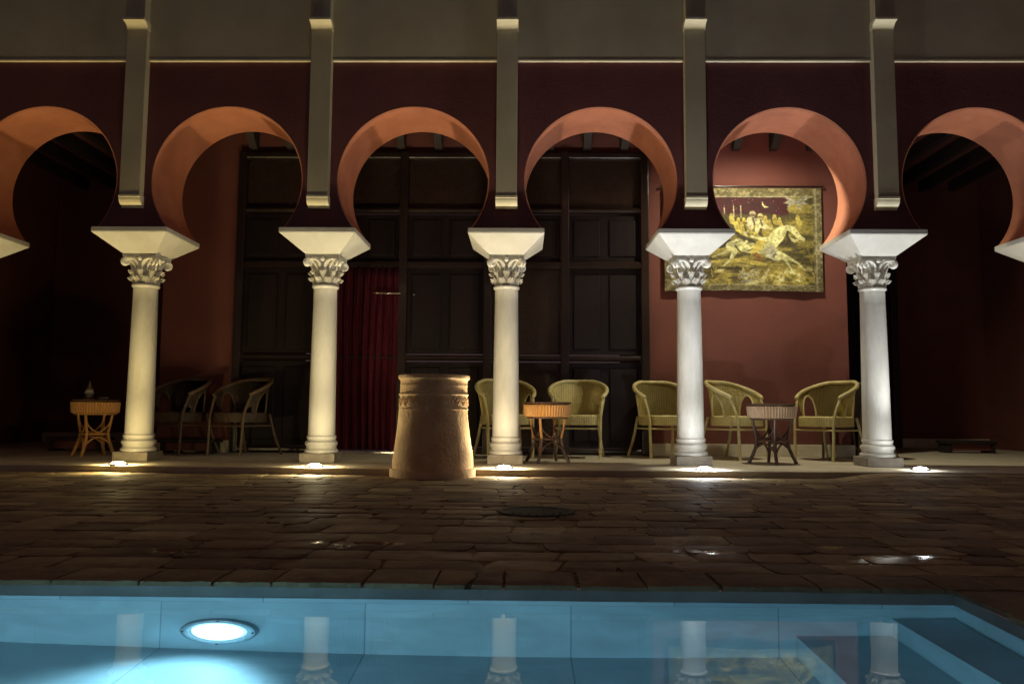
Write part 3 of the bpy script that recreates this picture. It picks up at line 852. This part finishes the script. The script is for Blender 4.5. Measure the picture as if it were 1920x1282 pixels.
    # ground ridge
    cap([(560, 790), (900, 770), (1060, 800), (1280, 812)], [10, 22, 20, 5], gold * .95, 1, 8, .4)
    cap([(600, 842), (760, 850), (920, 842)], [4, 10, 3], dark, .8, 10)
    # far horse
    cap([(640, 660), (720, 640), (790, 610)], [5, 22, 30], dark * 1.4, 1, 8)
    # main grey-white horse: hind, belly, chest, neck, head
    H1 = np.array([.58, .56, .30])
    cap([(800, 640), (870, 620), (980, 660), (1090, 650), (1190, 600)], [40, 52, 44, 58, 62], H1, 1, 6, .35)
    cap([(1190, 600), (1240, 540), (1290, 480), (1340, 470)], [58, 62, 40, 28], H1 * 1.1, 1, 6, .3)
    cap([(1335, 462), (1385, 480), (1430, 540), (1480, 570)], [26, 30, 22, 15], H1 * 1.15, 1, 5, .25)
    cap([(1345, 555), (1400, 590), (1450, 560)], [14, 12, 5], cream, .8, 5)
    cap([(1355, 455), (1365, 435)], [8, 3], H1, 1, 4)
    cap([(1418, 508), (1422, 509)], 5, dark, 1, 3)
    cap([(1335, 500), (1330, 540), (1350, 580), (1320, 620)], [10, 14, 16, 10], dark * 1.3, .95, 6)     # shade under jaw
    # belly shield, forelegs, hind legs
    cap([(1170, 690), (1220, 720), (1240, 745)], [56, 50, 30], stone * 1.1, 1, 8, .35)
    cap([(1215, 730), (1270, 745)], [26, 18], dark * 1.8, .7, 8)
    cap([(1230, 740), (1300, 750), (1345, 820), (1385, 890)], [20, 15, 9, 9], H1 * 1.1, 1, 5)
    cap([(1250, 700), (1330, 740), (1420, 790), (1485, 855)], [22, 16, 9, 8], H1, 1, 5)
    cap([(1510, 840), (1550, 850)], 10, cream, .8, 6)
    cap([(820, 640), (760, 700), (700, 715), (640, 740)], [30, 14, 8, 6], H1 * .9, 1, 6)
    cap([(840, 690), (800, 770), (735, 825)], [28, 12, 8], H1, 1, 5)
    # second horse in front, dark outlines
    cap([(850, 640), (900, 700), (990, 715)], [10, 6, 4], dark, .85, 6)
    cap([(860, 600), (930, 590), (1000, 640)], [6, 5, 4], dark, .7, 6)
    cap([(1000, 700), (1060, 640), (1100, 600)], [16, 44, 30], gold * 1.15, 1, 6, .3)
    cap([(1040, 720), (1085, 770)], [22, 12], rust, .9, 8)
    cap([(1010, 660), (960, 690)], [5, 4], dark, .8, 5)
    # riders
    for (x, y, s, c) in ((1012, 420, 1.25, pale), (935, 480, 1.0, gold), (1085, 430, 1.1, cream)):
        cap([(x, y - 70 * s), (x + 4, y - 66 * s)], 22 * s, c * .95, 1, 6, .3)
        cap([(x - 8, y - 62 * s), (x + 18, y - 58 * s)], 9 * s, rust * .8, .8, 5)
        cap([(x - 12 * s, y - 20 * s), (x - 25 * s, y + 55 * s)], [30 * s, 22 * s], c, 1, 6, .35)
        cap([(x + 10 * s, y - 20 * s), (x + 55 * s, y + 25 * s), (x + 95 * s, y + 40 * s)], [18 * s, 13 * s, 8 * s], c * .9, 1, 6, .3)
        cap([(x + 2 * s, y - 38 * s), (x + 15 * s, y + 10 * s)], [7, 9], dark, .8, 7)
    cap([(940, 520), (960, 570), (950, 600)], [16, 12, 10], cream, 1, 5); cap([(1000, 545), (1090, 570), (1150, 560)], [10, 14, 8], cream, 1, 5)
    cap([(860, 520), (930, 560), (990, 580), (1040, 610)], [14, 20, 14, 6], dark * 1.3, .9, 8)
    cap([(1090, 480), (1080, 520), (1105, 545)], [12, 18, 8], dark, .85, 7)
    # rocks
    for _ in range(60):
        x, y = rng.uniform(860, 1060), rng.uniform(860, 990); cap([(x, y), (x + rng.uniform(5, 25), y + rng.uniform(-5, 5))], rng.uniform(4, 12), stone * rng.uniform(.5, 1.1), .8, 6)
    cap([(950, 1000), (1100, 950), (1150, 860)], [6, 20, 10], cream * .9, .8, 10, .4)
    for _ in range(90):
        x, y = rng.uniform(600, 1600), rng.uniform(850, 1010); cap([(x, y), (x + rng.uniform(-10, 10), y - rng.uniform(8, 26))], rng.uniform(2, 6), gold * rng.uniform(.5, 1.3) if rng.random() < .8 else rust, .8, 5)
    for _ in range(120):
        x, y = rng.uniform(230, 1600), rng.uniform(620, 1010); cap([(x, y), (x + rng.uniform(-14, 14), y - rng.uniform(-8, 22))], rng.uniform(2, 7), gold * rng.uniform(.3, 1.0), .6, 6)
    # patterned border
    bd = ((Vv < 172) | (Vv > 1000) | (U > 1578) | (U < 250)).astype(float)
    paint(bd, (.20, .17, .08)); bn = (fbm(8, 6, 2, 9)); paint(bd * np.clip((bn - .5) * 6, 0, 1), (.36, .32, .18), .8)
    ln = ((abs(Vv - 172) < 5) & (U < 1578) | (abs(Vv - 1000) < 5) & (U < 1578) | (abs(U - 1600) < 9)).astype(float); paint(ln, (.40, .37, .24), .8)
    n5 = fbm(4, 3, 2, 21)[..., None]; C = C * (.55 + 1.1 * n5) * (.7 + .6 * n2)
    C = np.clip((C * .80) ** 1.25 * 1.08, .004, .7)
    verts = []; faces = []
    for j in range(H):
        for i in range(W):
            x = X0 + (X1 - X0) * i / (W - 1); z = Z0 + (Z1 - Z0) * j / (H - 1)
            y = -.012 + .006 * math.sin(x * 9 + .8 * z) * (1 - j / H) + .003 * math.sin(x * 23)
            z += .006 * math.sin(x * 3.2) * (1 - j / H)
            verts.append((x, y, z))
    n0 = len(verts)
    verts += [(v[0], v[1] + .005, v[2]) for v in verts]
    for j in range(H - 1):
        for i in range(W - 1):
            a = j * W + i; faces.append((a, a + 1, a + W + 1, a + W))
    per = [i for i in range(W)] + [j * W + W - 1 for j in range(1, H)] + [(H - 1) * W + i for i in range(W - 2, -1, -1)] + [j * W for j in range(H - 2, 0, -1)]
    for a, b in zip(per, per[1:] + per[:1]): faces.append((a, a + n0, b + n0, b))
    for j in range(H - 1):
        for i in range(W - 1):
            a = j * W + i + n0; faces.append((a, a + W, a + W + 1, a + 1))
    me = bpy.data.meshes.new('tapestry'); me.from_pydata(verts, [], faces)
    at = me.color_attributes.new('weave', 'FLOAT_COLOR', 'POINT')
    cc = np.ones((len(verts), 4), dtype=np.float32); flat = C.reshape(-1, 3); cc[:n0, :3] = flat; cc[n0:, :3] = .1
    at.data.foreach_set('color', cc.ravel())
    for p_ in me.polygons[:(W - 1) * (H - 1)]: p_.use_smooth = True
    m = bpy.data.materials.new('woven_tapestry'); m.use_nodes = True; N = m.node_tree.nodes; L = m.node_tree.links
    p_ = N['Principled BSDF']; p_.inputs['Roughness'].default_value = .8; a_ = N.new('ShaderNodeAttribute'); a_.attribute_name = 'weave'
    L.new(a_.outputs['Color'], p_.inputs['Base Color'])
    w_ = N.new('ShaderNodeTexWave'); w_.bands_direction = 'Z'; w_.inputs['Scale'].default_value = 90; tc = N.new('ShaderNodeTexCoord'); L.new(tc.outputs['Object'], w_.inputs['Vector'])
    b_ = N.new('ShaderNodeBump'); b_.inputs['Strength'].default_value = .3; b_.inputs['Distance'].default_value = .002; L.new(w_.outputs['Fac'], b_.inputs['Height']); L.new(b_.outputs[0], p_.inputs['Normal'])
    me.materials.append(m)
    t = empty('tapestry', (0, YB - .03, 0), 0, 'woven tapestry of white-robed riders on galloping horses hung on the terracotta wall', 'tapestry')
    o = bpy.data.objects.new('woven_cloth', me); COL.objects.link(o); o.parent = t
    bm = BM(); tube(bm, [(X0 - .04, -.005, Z1 + .02), (X1 + .04, -.005, Z1 + .02)], .012, 10); obj('hanging_rod', bm, M['wood'], t, True)
tapestry()

# ------------------------------------------------------------------ WICKER ARMCHAIRS
def make_chair(wk, cane, name='wicker_armchair'):
    t = empty(name, (0, 0, 0), 0, 'x', 'armchair')
    A, B = .285, .265
    def plan(th, k=1.0):     # th=0 is the middle of the back (+Y)
        return (A * k * math.sin(th), B * k * math.cos(th) + .02 * (1 - abs(th) / 2.2))
    TH = 2.12
    def zr(th): 
        f = abs(th) / TH
        return .785 - .17 * (max(0, f - .22) / .78) ** 1.35
    # seat
    bm = BM()
    n = 40; ring = []
    for k in range(n):
        a = 2 * PI * k / n
        sx, sy = math.sin(a), math.cos(a)
        e = .72
        ring.append((.245 * math.copysign(abs(sx) ** e, sx), .235 * math.copysign(abs(sy) ** e, sy) - .01))
    prof = [(.335, .965), (.34, .985), (.405, .99), (.425, .985), (.437, .94), (.437, .75), (.43, .4)]
    rings = [[bm.verts.new((x * s, y * s, z)) for x, y in ring] for z, s in prof]
    for i in range(len(rings) - 1):
        for k in range(n): bm.faces.new((rings[i][k], rings[i][(k + 1) % n], rings[i + 1][(k + 1) % n], rings[i + 1][k]))
    bm.faces.new(rings[-1]); bm.faces.new(rings[0][::-1])
    obj('seat', bm, wk, t, True)
    # woven shell, with an arched opening under each arm
    bm = BM(); nt_, nz_ = 84, 16
    V = {}
    def vert(i, j):
        if (i, j) not in V:
            th = -TH + 2 * TH * i / nt_; v = j / nz_
            k = .86 + .14 * v ** 1.3
            x, y = plan(th, k); z = .425 + (zr(th) - .425) * v
            V[(i, j)] = bm.verts.new((x, y, z))
        return V[(i, j)]
    for i in range(nt_):
        th = abs(-TH + 2 * TH * (i + .5) / nt_)
        for j in range(nz_):
            v = (j + .5) / nz_
            c0_, hw = 1.42, .34
            dd = (th - c0_) / hw
            if abs(dd) < 1 and v < .74 * math.sqrt(max(0, 1 - dd * dd * .9)) : continue
            if th > 1.95 and v < .30: continue
            bm.faces.new((vert(i, j), vert(i + 1, j), vert(i + 1, j + 1), vert(i, j + 1)))
    bmesh.ops.solidify(bm, geom=bm.faces, thickness=.012)
    obj('backrest', bm, wk, t, True)
    # rolled rim
    bm = BM()
    pts = []
    for k in range(41):
        th = -TH + 2 * TH * k / 40; x, y = plan(th, 1.03); pts.append((x, y, zr(th)))
    tube(bm, pts, [.016] + [.021] * 39 + [.016], 10); obj('arm_rail', bm, cane, t, True)
    # opening edging
    for s in (-1, 1):
        bm = BM(); pts = []
        for k in range(17):
            a = PI * k / 16; th = s * (1.42 - .345 * math.cos(a)); v = .76 * math.sin(a)
            kk = (.86 + .14 * v ** 1.3) * 1.0; x, y = plan(th, kk); pts.append((x, y, .432 + (zr(th) - .425) * v))
        tube(bm, pts, .009, 7); obj('arm_opening_edge', bm, cane, t, True)
    # legs : front pair rises to the arm rail, rear pair splays backwards
    for s in (-1, 1):
        x, y = plan(s * TH * .97, 1.0)
        bm = BM(); tube(bm, spline([(s * .225, -.215, 0), (s * .228, -.205, .2), (s * .232, -.19, .42), (x, y, zr(TH) - .01)], 5), .0145, 9); obj('leg', bm, cane, t, True)
        bm = BM(); tube(bm, spline([(s * .255, .335, 0), (s * .225, .26, .18), (s * .195, .20, .42)], 5), .0145, 9); obj('leg', bm, cane, t, True)
    bm = BM()
    for z in (.30,):
        tube(bm, [(-.226, -.20, z), (.226, -.20, z)], .009, 8)
        for s in (-1, 1): tube(bm, [(s * .226, -.20, z), (s * .21, .225, z)], .009, 8)
    obj('stretcher', bm, cane, t, True)
    t['group'] = 'wicker armchairs in the gallery'
    return t
ch = make_chair(M['wicker'], M['cane'])
ch.location = (.72, 1.28, 0); ch.rotation_euler = (0, 0, math.radians(-6)); ch['label'] = 'olive wicker armchair right of the middle column, facing the pool behind a small rattan table'
D = math.radians
dup(ch, (-.02, 1.16, 0), D(16), 'olive wicker armchair partly hidden behind the middle column')
dup(ch, (1.61, 1.42, 0), D(14), 'olive wicker armchair half hidden behind the left side of the column by the tapestry')
dup(ch, (2.33, 1.28, 0), D(38), 'olive wicker armchair under the tapestry, left of the dark-legged rattan table')
dup(ch, (3.22, 1.20, 0), D(-58), 'olive wicker armchair under the tapestry, right of the dark-legged rattan table')
chd = make_chair(M['wicker_dark'], M['cane_dark'])
chd.location = (-2.76, 1.32, 0); chd.rotation_euler = (0, 0, D(-26)); chd['label'] = 'brown wicker armchair in the dim left bay, the fully visible one between two columns'
dup(chd, (-3.43, 1.36, 0), D(-20), 'brown wicker armchair in the dark, just right of the yellowish lit column')
dup(chd, (3.62, 1.95 - .45, 0), D(-62), 'brown wicker armchair mostly hidden behind the column right of the tapestry wall')

# ------------------------------------------------------------------ RATTAN TABLES
def make_table(top, band, leg, legtop=None):
    legtop = legtop or leg
    t = empty('rattan_table', (0, 0, 0), 0, 'x', 'table', 'small round rattan tables')
    bm = BM(); lathe(bm, [(.528, .20), (.545, .222), (.552, .218), (.553, .18)], 48); obj('tabletop', bm, top, t, True)
    bm = BM()
    def rf(r, a, z): return r * (1 + .045 * abs(math.sin(a * 26)))
    lathe(bm, [(.418, .196), (.424, .206), (.44, .210), (.50, .214), (.52, .217), (.5275, .213)], 208, rfun=rf, cap0=False, cap1=False)
    obj('slatted_rim', bm, band, t, True)
    bm = BM()
    ringp = [(.125 * math.cos(a), .125 * math.sin(a), .215) for a in [2 * PI * k / 28 for k in range(29)]]
    tube(bm, ringp, .011, 8, False)
    ringp = [(.185 * math.cos(a), .185 * math.sin(a), .412) for a in [2 * PI * k / 28 for k in range(29)]]
    tube(bm, ringp, .010, 8, False)
    obj('ring_stretcher', bm, leg, t, True)
    for k in range(4):
        a = PI / 4 + k * PI / 2 + .35; c, s = math.cos(a), math.sin(a)
        bm = BM(); tube(bm, spline([(.178 * c, .178 * s, .44), (.160 * c, .160 * s, .33), (.137 * c, .137 * s, .2205)], 5), .013, 9)
        lg = obj('leg', bm, legtop, t, True)
        bm = BM(); tube(bm, spline([(.137 * c, .137 * s, .22), (.158 * c, .158 * s, .12), (.215 * c, .215 * s, .0)], 6), .0155, 9)
        obj('foot', bm, leg, lg, True)
        a2 = a + PI / 2; am = a + PI / 4
        bm = BM()
        c2, s2, cm, sm = math.cos(a2), math.sin(a2), math.cos(am), math.sin(am)
        tube(bm, spline([(.195 * c, .195 * s, .03), (.150 * c + .02 * cm, .150 * s + .02 * sm, .12), (.115 * cm, .115 * sm, .185), (.150 * c2 + .02 * cm, .150 * s2 + .02 * sm, .12), (.195 * c2, .195 * s2, .03)], 6), .009, 7)
        tube(bm, spline([(.172 * c, .172 * s, .40), (.13 * c + .02 * cm, .13 * s + .02 * sm, .30), (.112 * cm, .112 * sm, .232), (.13 * c2 + .02 * cm, .13 * s2 + .02 * sm, .30), (.172 * c2, .172 * s2, .40)], 6), .008, 7)
        obj('brace', bm, leg, t, True)
    return t
tb = make_table(M['legcane'], M['rattan'], M['legcane'], M['rattan'])  # honey upper legs and dark feet put lamplight and shade into the colour
tb.location = (.385, .52, 0); tb['label'] = 'small round rattan table just right of the middle column'
M['pale_rattan'] = wicker('pale_rattan', (.50, .34, .20), (.32, .20, .11), 90)
t3 = dup(tb, (2.475, .58, 0), .3, 'small round rattan table with dark curved legs between the two chairs under the tapestry')
for c in t3.children:
    if c.name.startswith('leg'):
        c.data = c.data.copy(); c.data.materials[0] = M['legcane']  # darker leg colour stands in for shade on this table
    if c.name.startswith('slatted_rim'):
        c.data = c.data.copy(); c.data.materials[0] = M['pale_rattan']
t1 = make_table(M['legcane'], M['rattan'], M['rattan'], None)
t1.location = (-4.12, 1.02, 0); t1.rotation_euler = (0, 0, -PI / 2 - PI / 4 - .35); t1['label'] = 'orange lit small round rattan table at the far left beside the yellowish column'
# things on the left table
ln = empty('table_lantern', (-4.19, 1.02, .5535), 0, 'small pointed glass and brass lantern standing on the far left table', 'lantern')
bm = BM(); lathe(bm, [(0, .05), (.012, .052), (.018, .04), (.03, .034)], 8); obj('lantern_base', bm, M['brass'], ln)
gm = mat('smoky_glass', (.35, .33, .25), .1, spec=.8)
bm = BM(); lathe(bm, [(.0305, .034), (.07, .045), (.095, .034)], 8); obj('lantern_glass', bm, gm, ln)
bm = BM(); lathe(bm, [(.0955, .040), (.13, .018), (.17, .006), (.185, .004)], 8); obj('lantern_roof', bm, M['brass'], ln)
ash = empty('ashtray', (-4.03, .98, .5535), 0, 'flat round dish beside the lantern on the far left table', 'dish')
bm = BM(); lathe(bm, [(0, .035), (.006, .045), (.022, .055), (.024, .051), (.010, .040)], 28); obj('dish_bowl', bm, gm, ash, True)

# low seats in the dark
def low(x, y, w, lab):
    t = empty('low_bench', (x, y, 0), 0, lab, 'bench', 'low red benches in the dark recesses')
    bm = BM(); box(bm, -w / 2, w / 2, -.14, .14, .112, .15, .008); obj('bench_top', bm, M['beam'], t)
    for s in (-1, 1):
        bm = BM(); box(bm, s * (w / 2 - .05) - .025, s * (w / 2 - .05) + .025, -.12, .12, .001, .1115, .004); obj('leg', bm, M['beam'], t)
    bm = BM(); box(bm, -w / 2 + .076, w / 2 - .076, -.10, .10, .03, .1115); obj('apron', bm, M['inred'], t)
low(-3.40, 1.62, .60, 'low red bench behind the brown armchair right of the yellowish column')
low(-4.75, 1.9, .62, 'low red bench in the dark behind the orange table at the far left')
low(5.6, 3.0, .62, 'low red bench in the dark recess at the far right')

# ------------------------------------------------------------------ CLAY JAR
jr = empty('clay_jar', (-.56, -.50, ZG), 0, 'big waist-high clay jar on a round stone slab in front of the gallery', 'jar')
bm = BM(); lathe(bm, [(.0, .342), (.05, .342), (.062, .336), (.063, .31)], 56); obj('stone_slab', bm, M['jar'], jr, True)
bm = BM()
zz0 = .0635
pr = [(0, .318), (.03, .322), (.08, .319), (.14, .311), (.20, .302), (.26, .293), (.33, .284), (.40, .278), (.47, .273), (.53, .271), (.572, .270), (.578, .277), (.585, .278), (.591, .272), (.60, .269), (.64, .267),
      (.652, .270), (.658, .270), (.664, .267), (.690, .269), (.70, .275), (.708, .284), (.722, .286), (.732, .284), (.737, .278), (.733, .262), (.70, .252), (.55, .245), (.40, .245), (.15, .28), (.1, .02)]
def jf(r, a, z): return r * (1 + .006 * math.sin(3 * a + z * 9) + .003 * math.sin(11 * a - z * 31))
lathe(bm, [(z + zz0, r) for z, r in pr], 120, rfun=jf)
body = obj('jar_body', bm, M['jar'], jr, True)
bm = BM()
# applied zigzag and drop decoration between the two rings
for k in range(22):
    a = 2 * PI * k / 22; b2 = a + PI / 22
    def on(a_, z): r = .2735 + max(0, .535 - z - .03) * .06; return (r * math.cos(a_), r * math.sin(a_), z + .025 + zz0)
    tube(bm, [on(a, .535), on((a + b2) / 2, .50), on(b2, .465)], .003, 6); tube(bm, [on(b2, .465), on((b2 + a + 2 * PI / 22) / 2, .50), on(a + 2 * PI / 22, .535)], .003, 6)
    bmesh.ops.create_uvsphere(bm, u_segments=8, v_segments=6, radius=.007, matrix=Matrix.Translation(on(a + PI / 22, .515)))
tube(bm, [(.2755 * math.cos(2 * PI * k / 60), .2755 * math.sin(2 * PI * k / 60), .465 + zz0) for k in range(61)], .0035, 6, False)
obj('relief_band', bm, M['jar'], jr, True)

# ------------------------------------------------------------------ UPLIGHTS
def ulmat(name, c, s): return mat(name, (.8, .8, .8), .2, emit=c, estr=s)
def spot(name, parent, loc, rot, energy, color, size, blend, rad, typ='SPOT'):
    l = bpy.data.lights.new(name, typ); l.energy = energy; l.color = color; l.shadow_soft_size = rad
    if typ == 'SPOT': l.spot_size = size; l.spot_blend = blend
    o = bpy.data.objects.new(name, l); COL.objects.link(o); o.parent = parent; o.location = loc; o.rotation_euler = rot
    return o
UL = [(-4.75, -.30, 0, (1.0, .78, .36), .8, 'x'),
      (-3.20, -.28, 1, (1.0, .78, .34), .66, 'yellow ground uplight at the foot of the yellowish lit column'),
      (-1.55, -.34, 1, (1.0, .84, .48), .9, 'warm ground uplight at the foot of the column before the curtain'),
      (.005, -.36, 1, (1.0, .85, .56), .9, 'warm white ground uplight at the foot of the middle column'),
      (1.64, -.33, 1, (.93, .97, 1.0), 1.15, 'bright white ground uplight at the foot of the column by the tapestry'),
      (3.47, -.16, 0, (.93, .97, .98), 1.05, 'small white ground uplight beside the plinth of the column right of the tapestry wall'),
      (5.03, -.30, 0, (1.0, .86, .62), .8, 'x')]
PW = 115.0
for i, (x, y, big, c, s, lb) in enumerate(UL):
    if i == 0: lb = 'ground uplight before the column at the left edge of the picture'
    if i == 6: lb = 'ground uplight before the column at the right edge of the picture'
    t = empty('ground_uplight', (x, y, 0), 0, lb, 'uplight', 'ground uplights before the columns')
    bm = BM()
    lathe(bm, [(.0005, .078), (.010, .077), (.013, .072), (.013, .060), (.008, .057)], 36, cap0=False, cap1=False); obj('steel_ring', bm, M['metal'], t, True)
    bm = BM()
    lathe(bm, [(.008, .056), (.015, .052), (.022, .040), (.0255, .022), (.026, .004)], 32, cap0=False); obj('lens', bm, ulmat('uplight_lens', c, (150 if big else 45) * s), t, True)
    tilt = math.atan2(YC - y - .1, 2.0)
    spot('lamp', t, (0, .0, .04), (PI + tilt * .8, 0, 0) if False else (PI - .06, 0, 0), PW * s, c, D(88), 1.0, .03)
    spot('wide_beam', t, (0, .0, .03), (PI, 0, 0), ({1: 17, 2: 25}.get(i, 37) if big else 13) * s, c, D(158), .35, .03)
    spot('spill', t, (0, -.01, .085), (0, 0, 0), (48 if big else 6) * s, c, D(156), .6, .04)
    spot('side_glow', t, (0, 0, .05), (0, 0, 0), (12 if i == 1 else 10 if i in (2, 3) else 4 if big else 2) * s, c, 0, 0, .03, 'POINT')

spot('beam', PLS, (0, -.06, 0), (math.radians(60), 0, math.radians(172)), 22, (.42, .80, 1.0), D(120), .7, .05)
pl_assumed = empty('pool_lamp', (-1.35, PYN + .001, ZW - .30), PI, 'x', 'pool light')  # assumed lamp, out of view, added to light the far wall and risers
pl_assumed['label'] = 'assumed underwater lamp on the near wall of the pool, unseen below the camera'
for c_ in list(PLS.children):
    if c_.type == 'MESH':
        d_ = c_.copy(); COL.objects.link(d_); d_.parent = pl_assumed
spot('beam', pl_assumed, (0, -.08, 0), (math.radians(88), 0, math.radians(180)), 118, (.42, .80, 1.0), D(150), .3, .07)
# assumed ceiling lamps, unseen behind the arcade wall, added to light the right-hand seats
for (x, y, e, lb) in ((2.62, .80, 230, 'assumed small round ceiling lamp above the seats by the tapestry, unseen behind the arches'), (.70, .62, 36, 'assumed small round ceiling lamp above the seats right of the middle column, unseen behind the arches')):
    t = empty('assumed_ceiling_lamp', (x, y, 3.63), 0, lb, 'ceiling lamp', 'assumed ceiling lamps of the gallery')
    bm = BM(); lathe(bm, [(-.05, .05), (-.045, .058), (-.001, .06)], 28, cap0=False); obj('housing', bm, M['brass'], t, True)
    bm = BM(); lathe(bm, [(-.047, .046), (-.046, .02)], 24, cap0=True); obj('lens', bm, ulmat('assumed_ceiling_lens', (1, .9, .6), 12), t)
    spot('lamp', t, (0, 0, -.07), (D(6), 0, 0), e, (1.0, .93, .66), D(150), .8, .05)

# ------------------------------------------------------------------ NIGHT SKY
w = bpy.data.worlds.new('World'); sc.world = w; w.use_nodes = True
N = w.node_tree.nodes; L = w.node_tree.links
sky = N.new('ShaderNodeTexSky'); sky.sky_type = 'NISHITA'; sky.sun_disc = False; sky.sun_elevation = D(-4); sky.sun_rotation = D(200)
mixn = N.new('ShaderNodeMix'); mixn.data_type = 'RGBA'; mixn.inputs[0].default_value = .75
L.new(sky.outputs[0], mixn.inputs[6]); mixn.inputs[7].default_value = (.30, .19, .21, 1)
L.new(mixn.outputs[2], N['Background'].inputs['Color']); N['Background'].inputs['Strength'].default_value = .2

# ------------------------------------------------------------------ CAMERA
cam = bpy.data.cameras.new('camera'); co = bpy.data.objects.new('camera', cam); COL.objects.link(co)
f, pitch, yaw, roll = 1483.012, .088, -.015, .007
cam.sensor_width = 36; cam.lens = f / 1920 * 36; cam.clip_end = 500; cam.clip_start = .05
cp, sp, cyw, syw, cr, sr = math.cos(pitch), math.sin(pitch), math.cos(yaw), math.sin(yaw), math.cos(roll), math.sin(roll)
F = Vector((syw * cp, cyw * cp, sp)); R0 = Vector((cyw, -syw, 0)); U0 = R0.cross(F)
Rr = cr * R0 + sr * U0; Uu = -sr * R0 + cr * U0
m3 = Matrix((Rr, Uu, -F)).transposed()
co.matrix_world = Matrix.Translation((.161, -6.862, .461)) @ m3.to_4x4()
sc.camera = co

sc.view_settings.view_transform = 'Standard'; sc.view_settings.look = 'None'; sc.view_settings.exposure = 0; sc.view_settings.gamma = 1
sc.cycles.use_denoising = True
sc.cycles.sample_clamp_indirect = 4
sc.cycles.max_bounces = 8; sc.cycles.diffuse_bounces = 4; sc.cycles.blur_glossy = .5
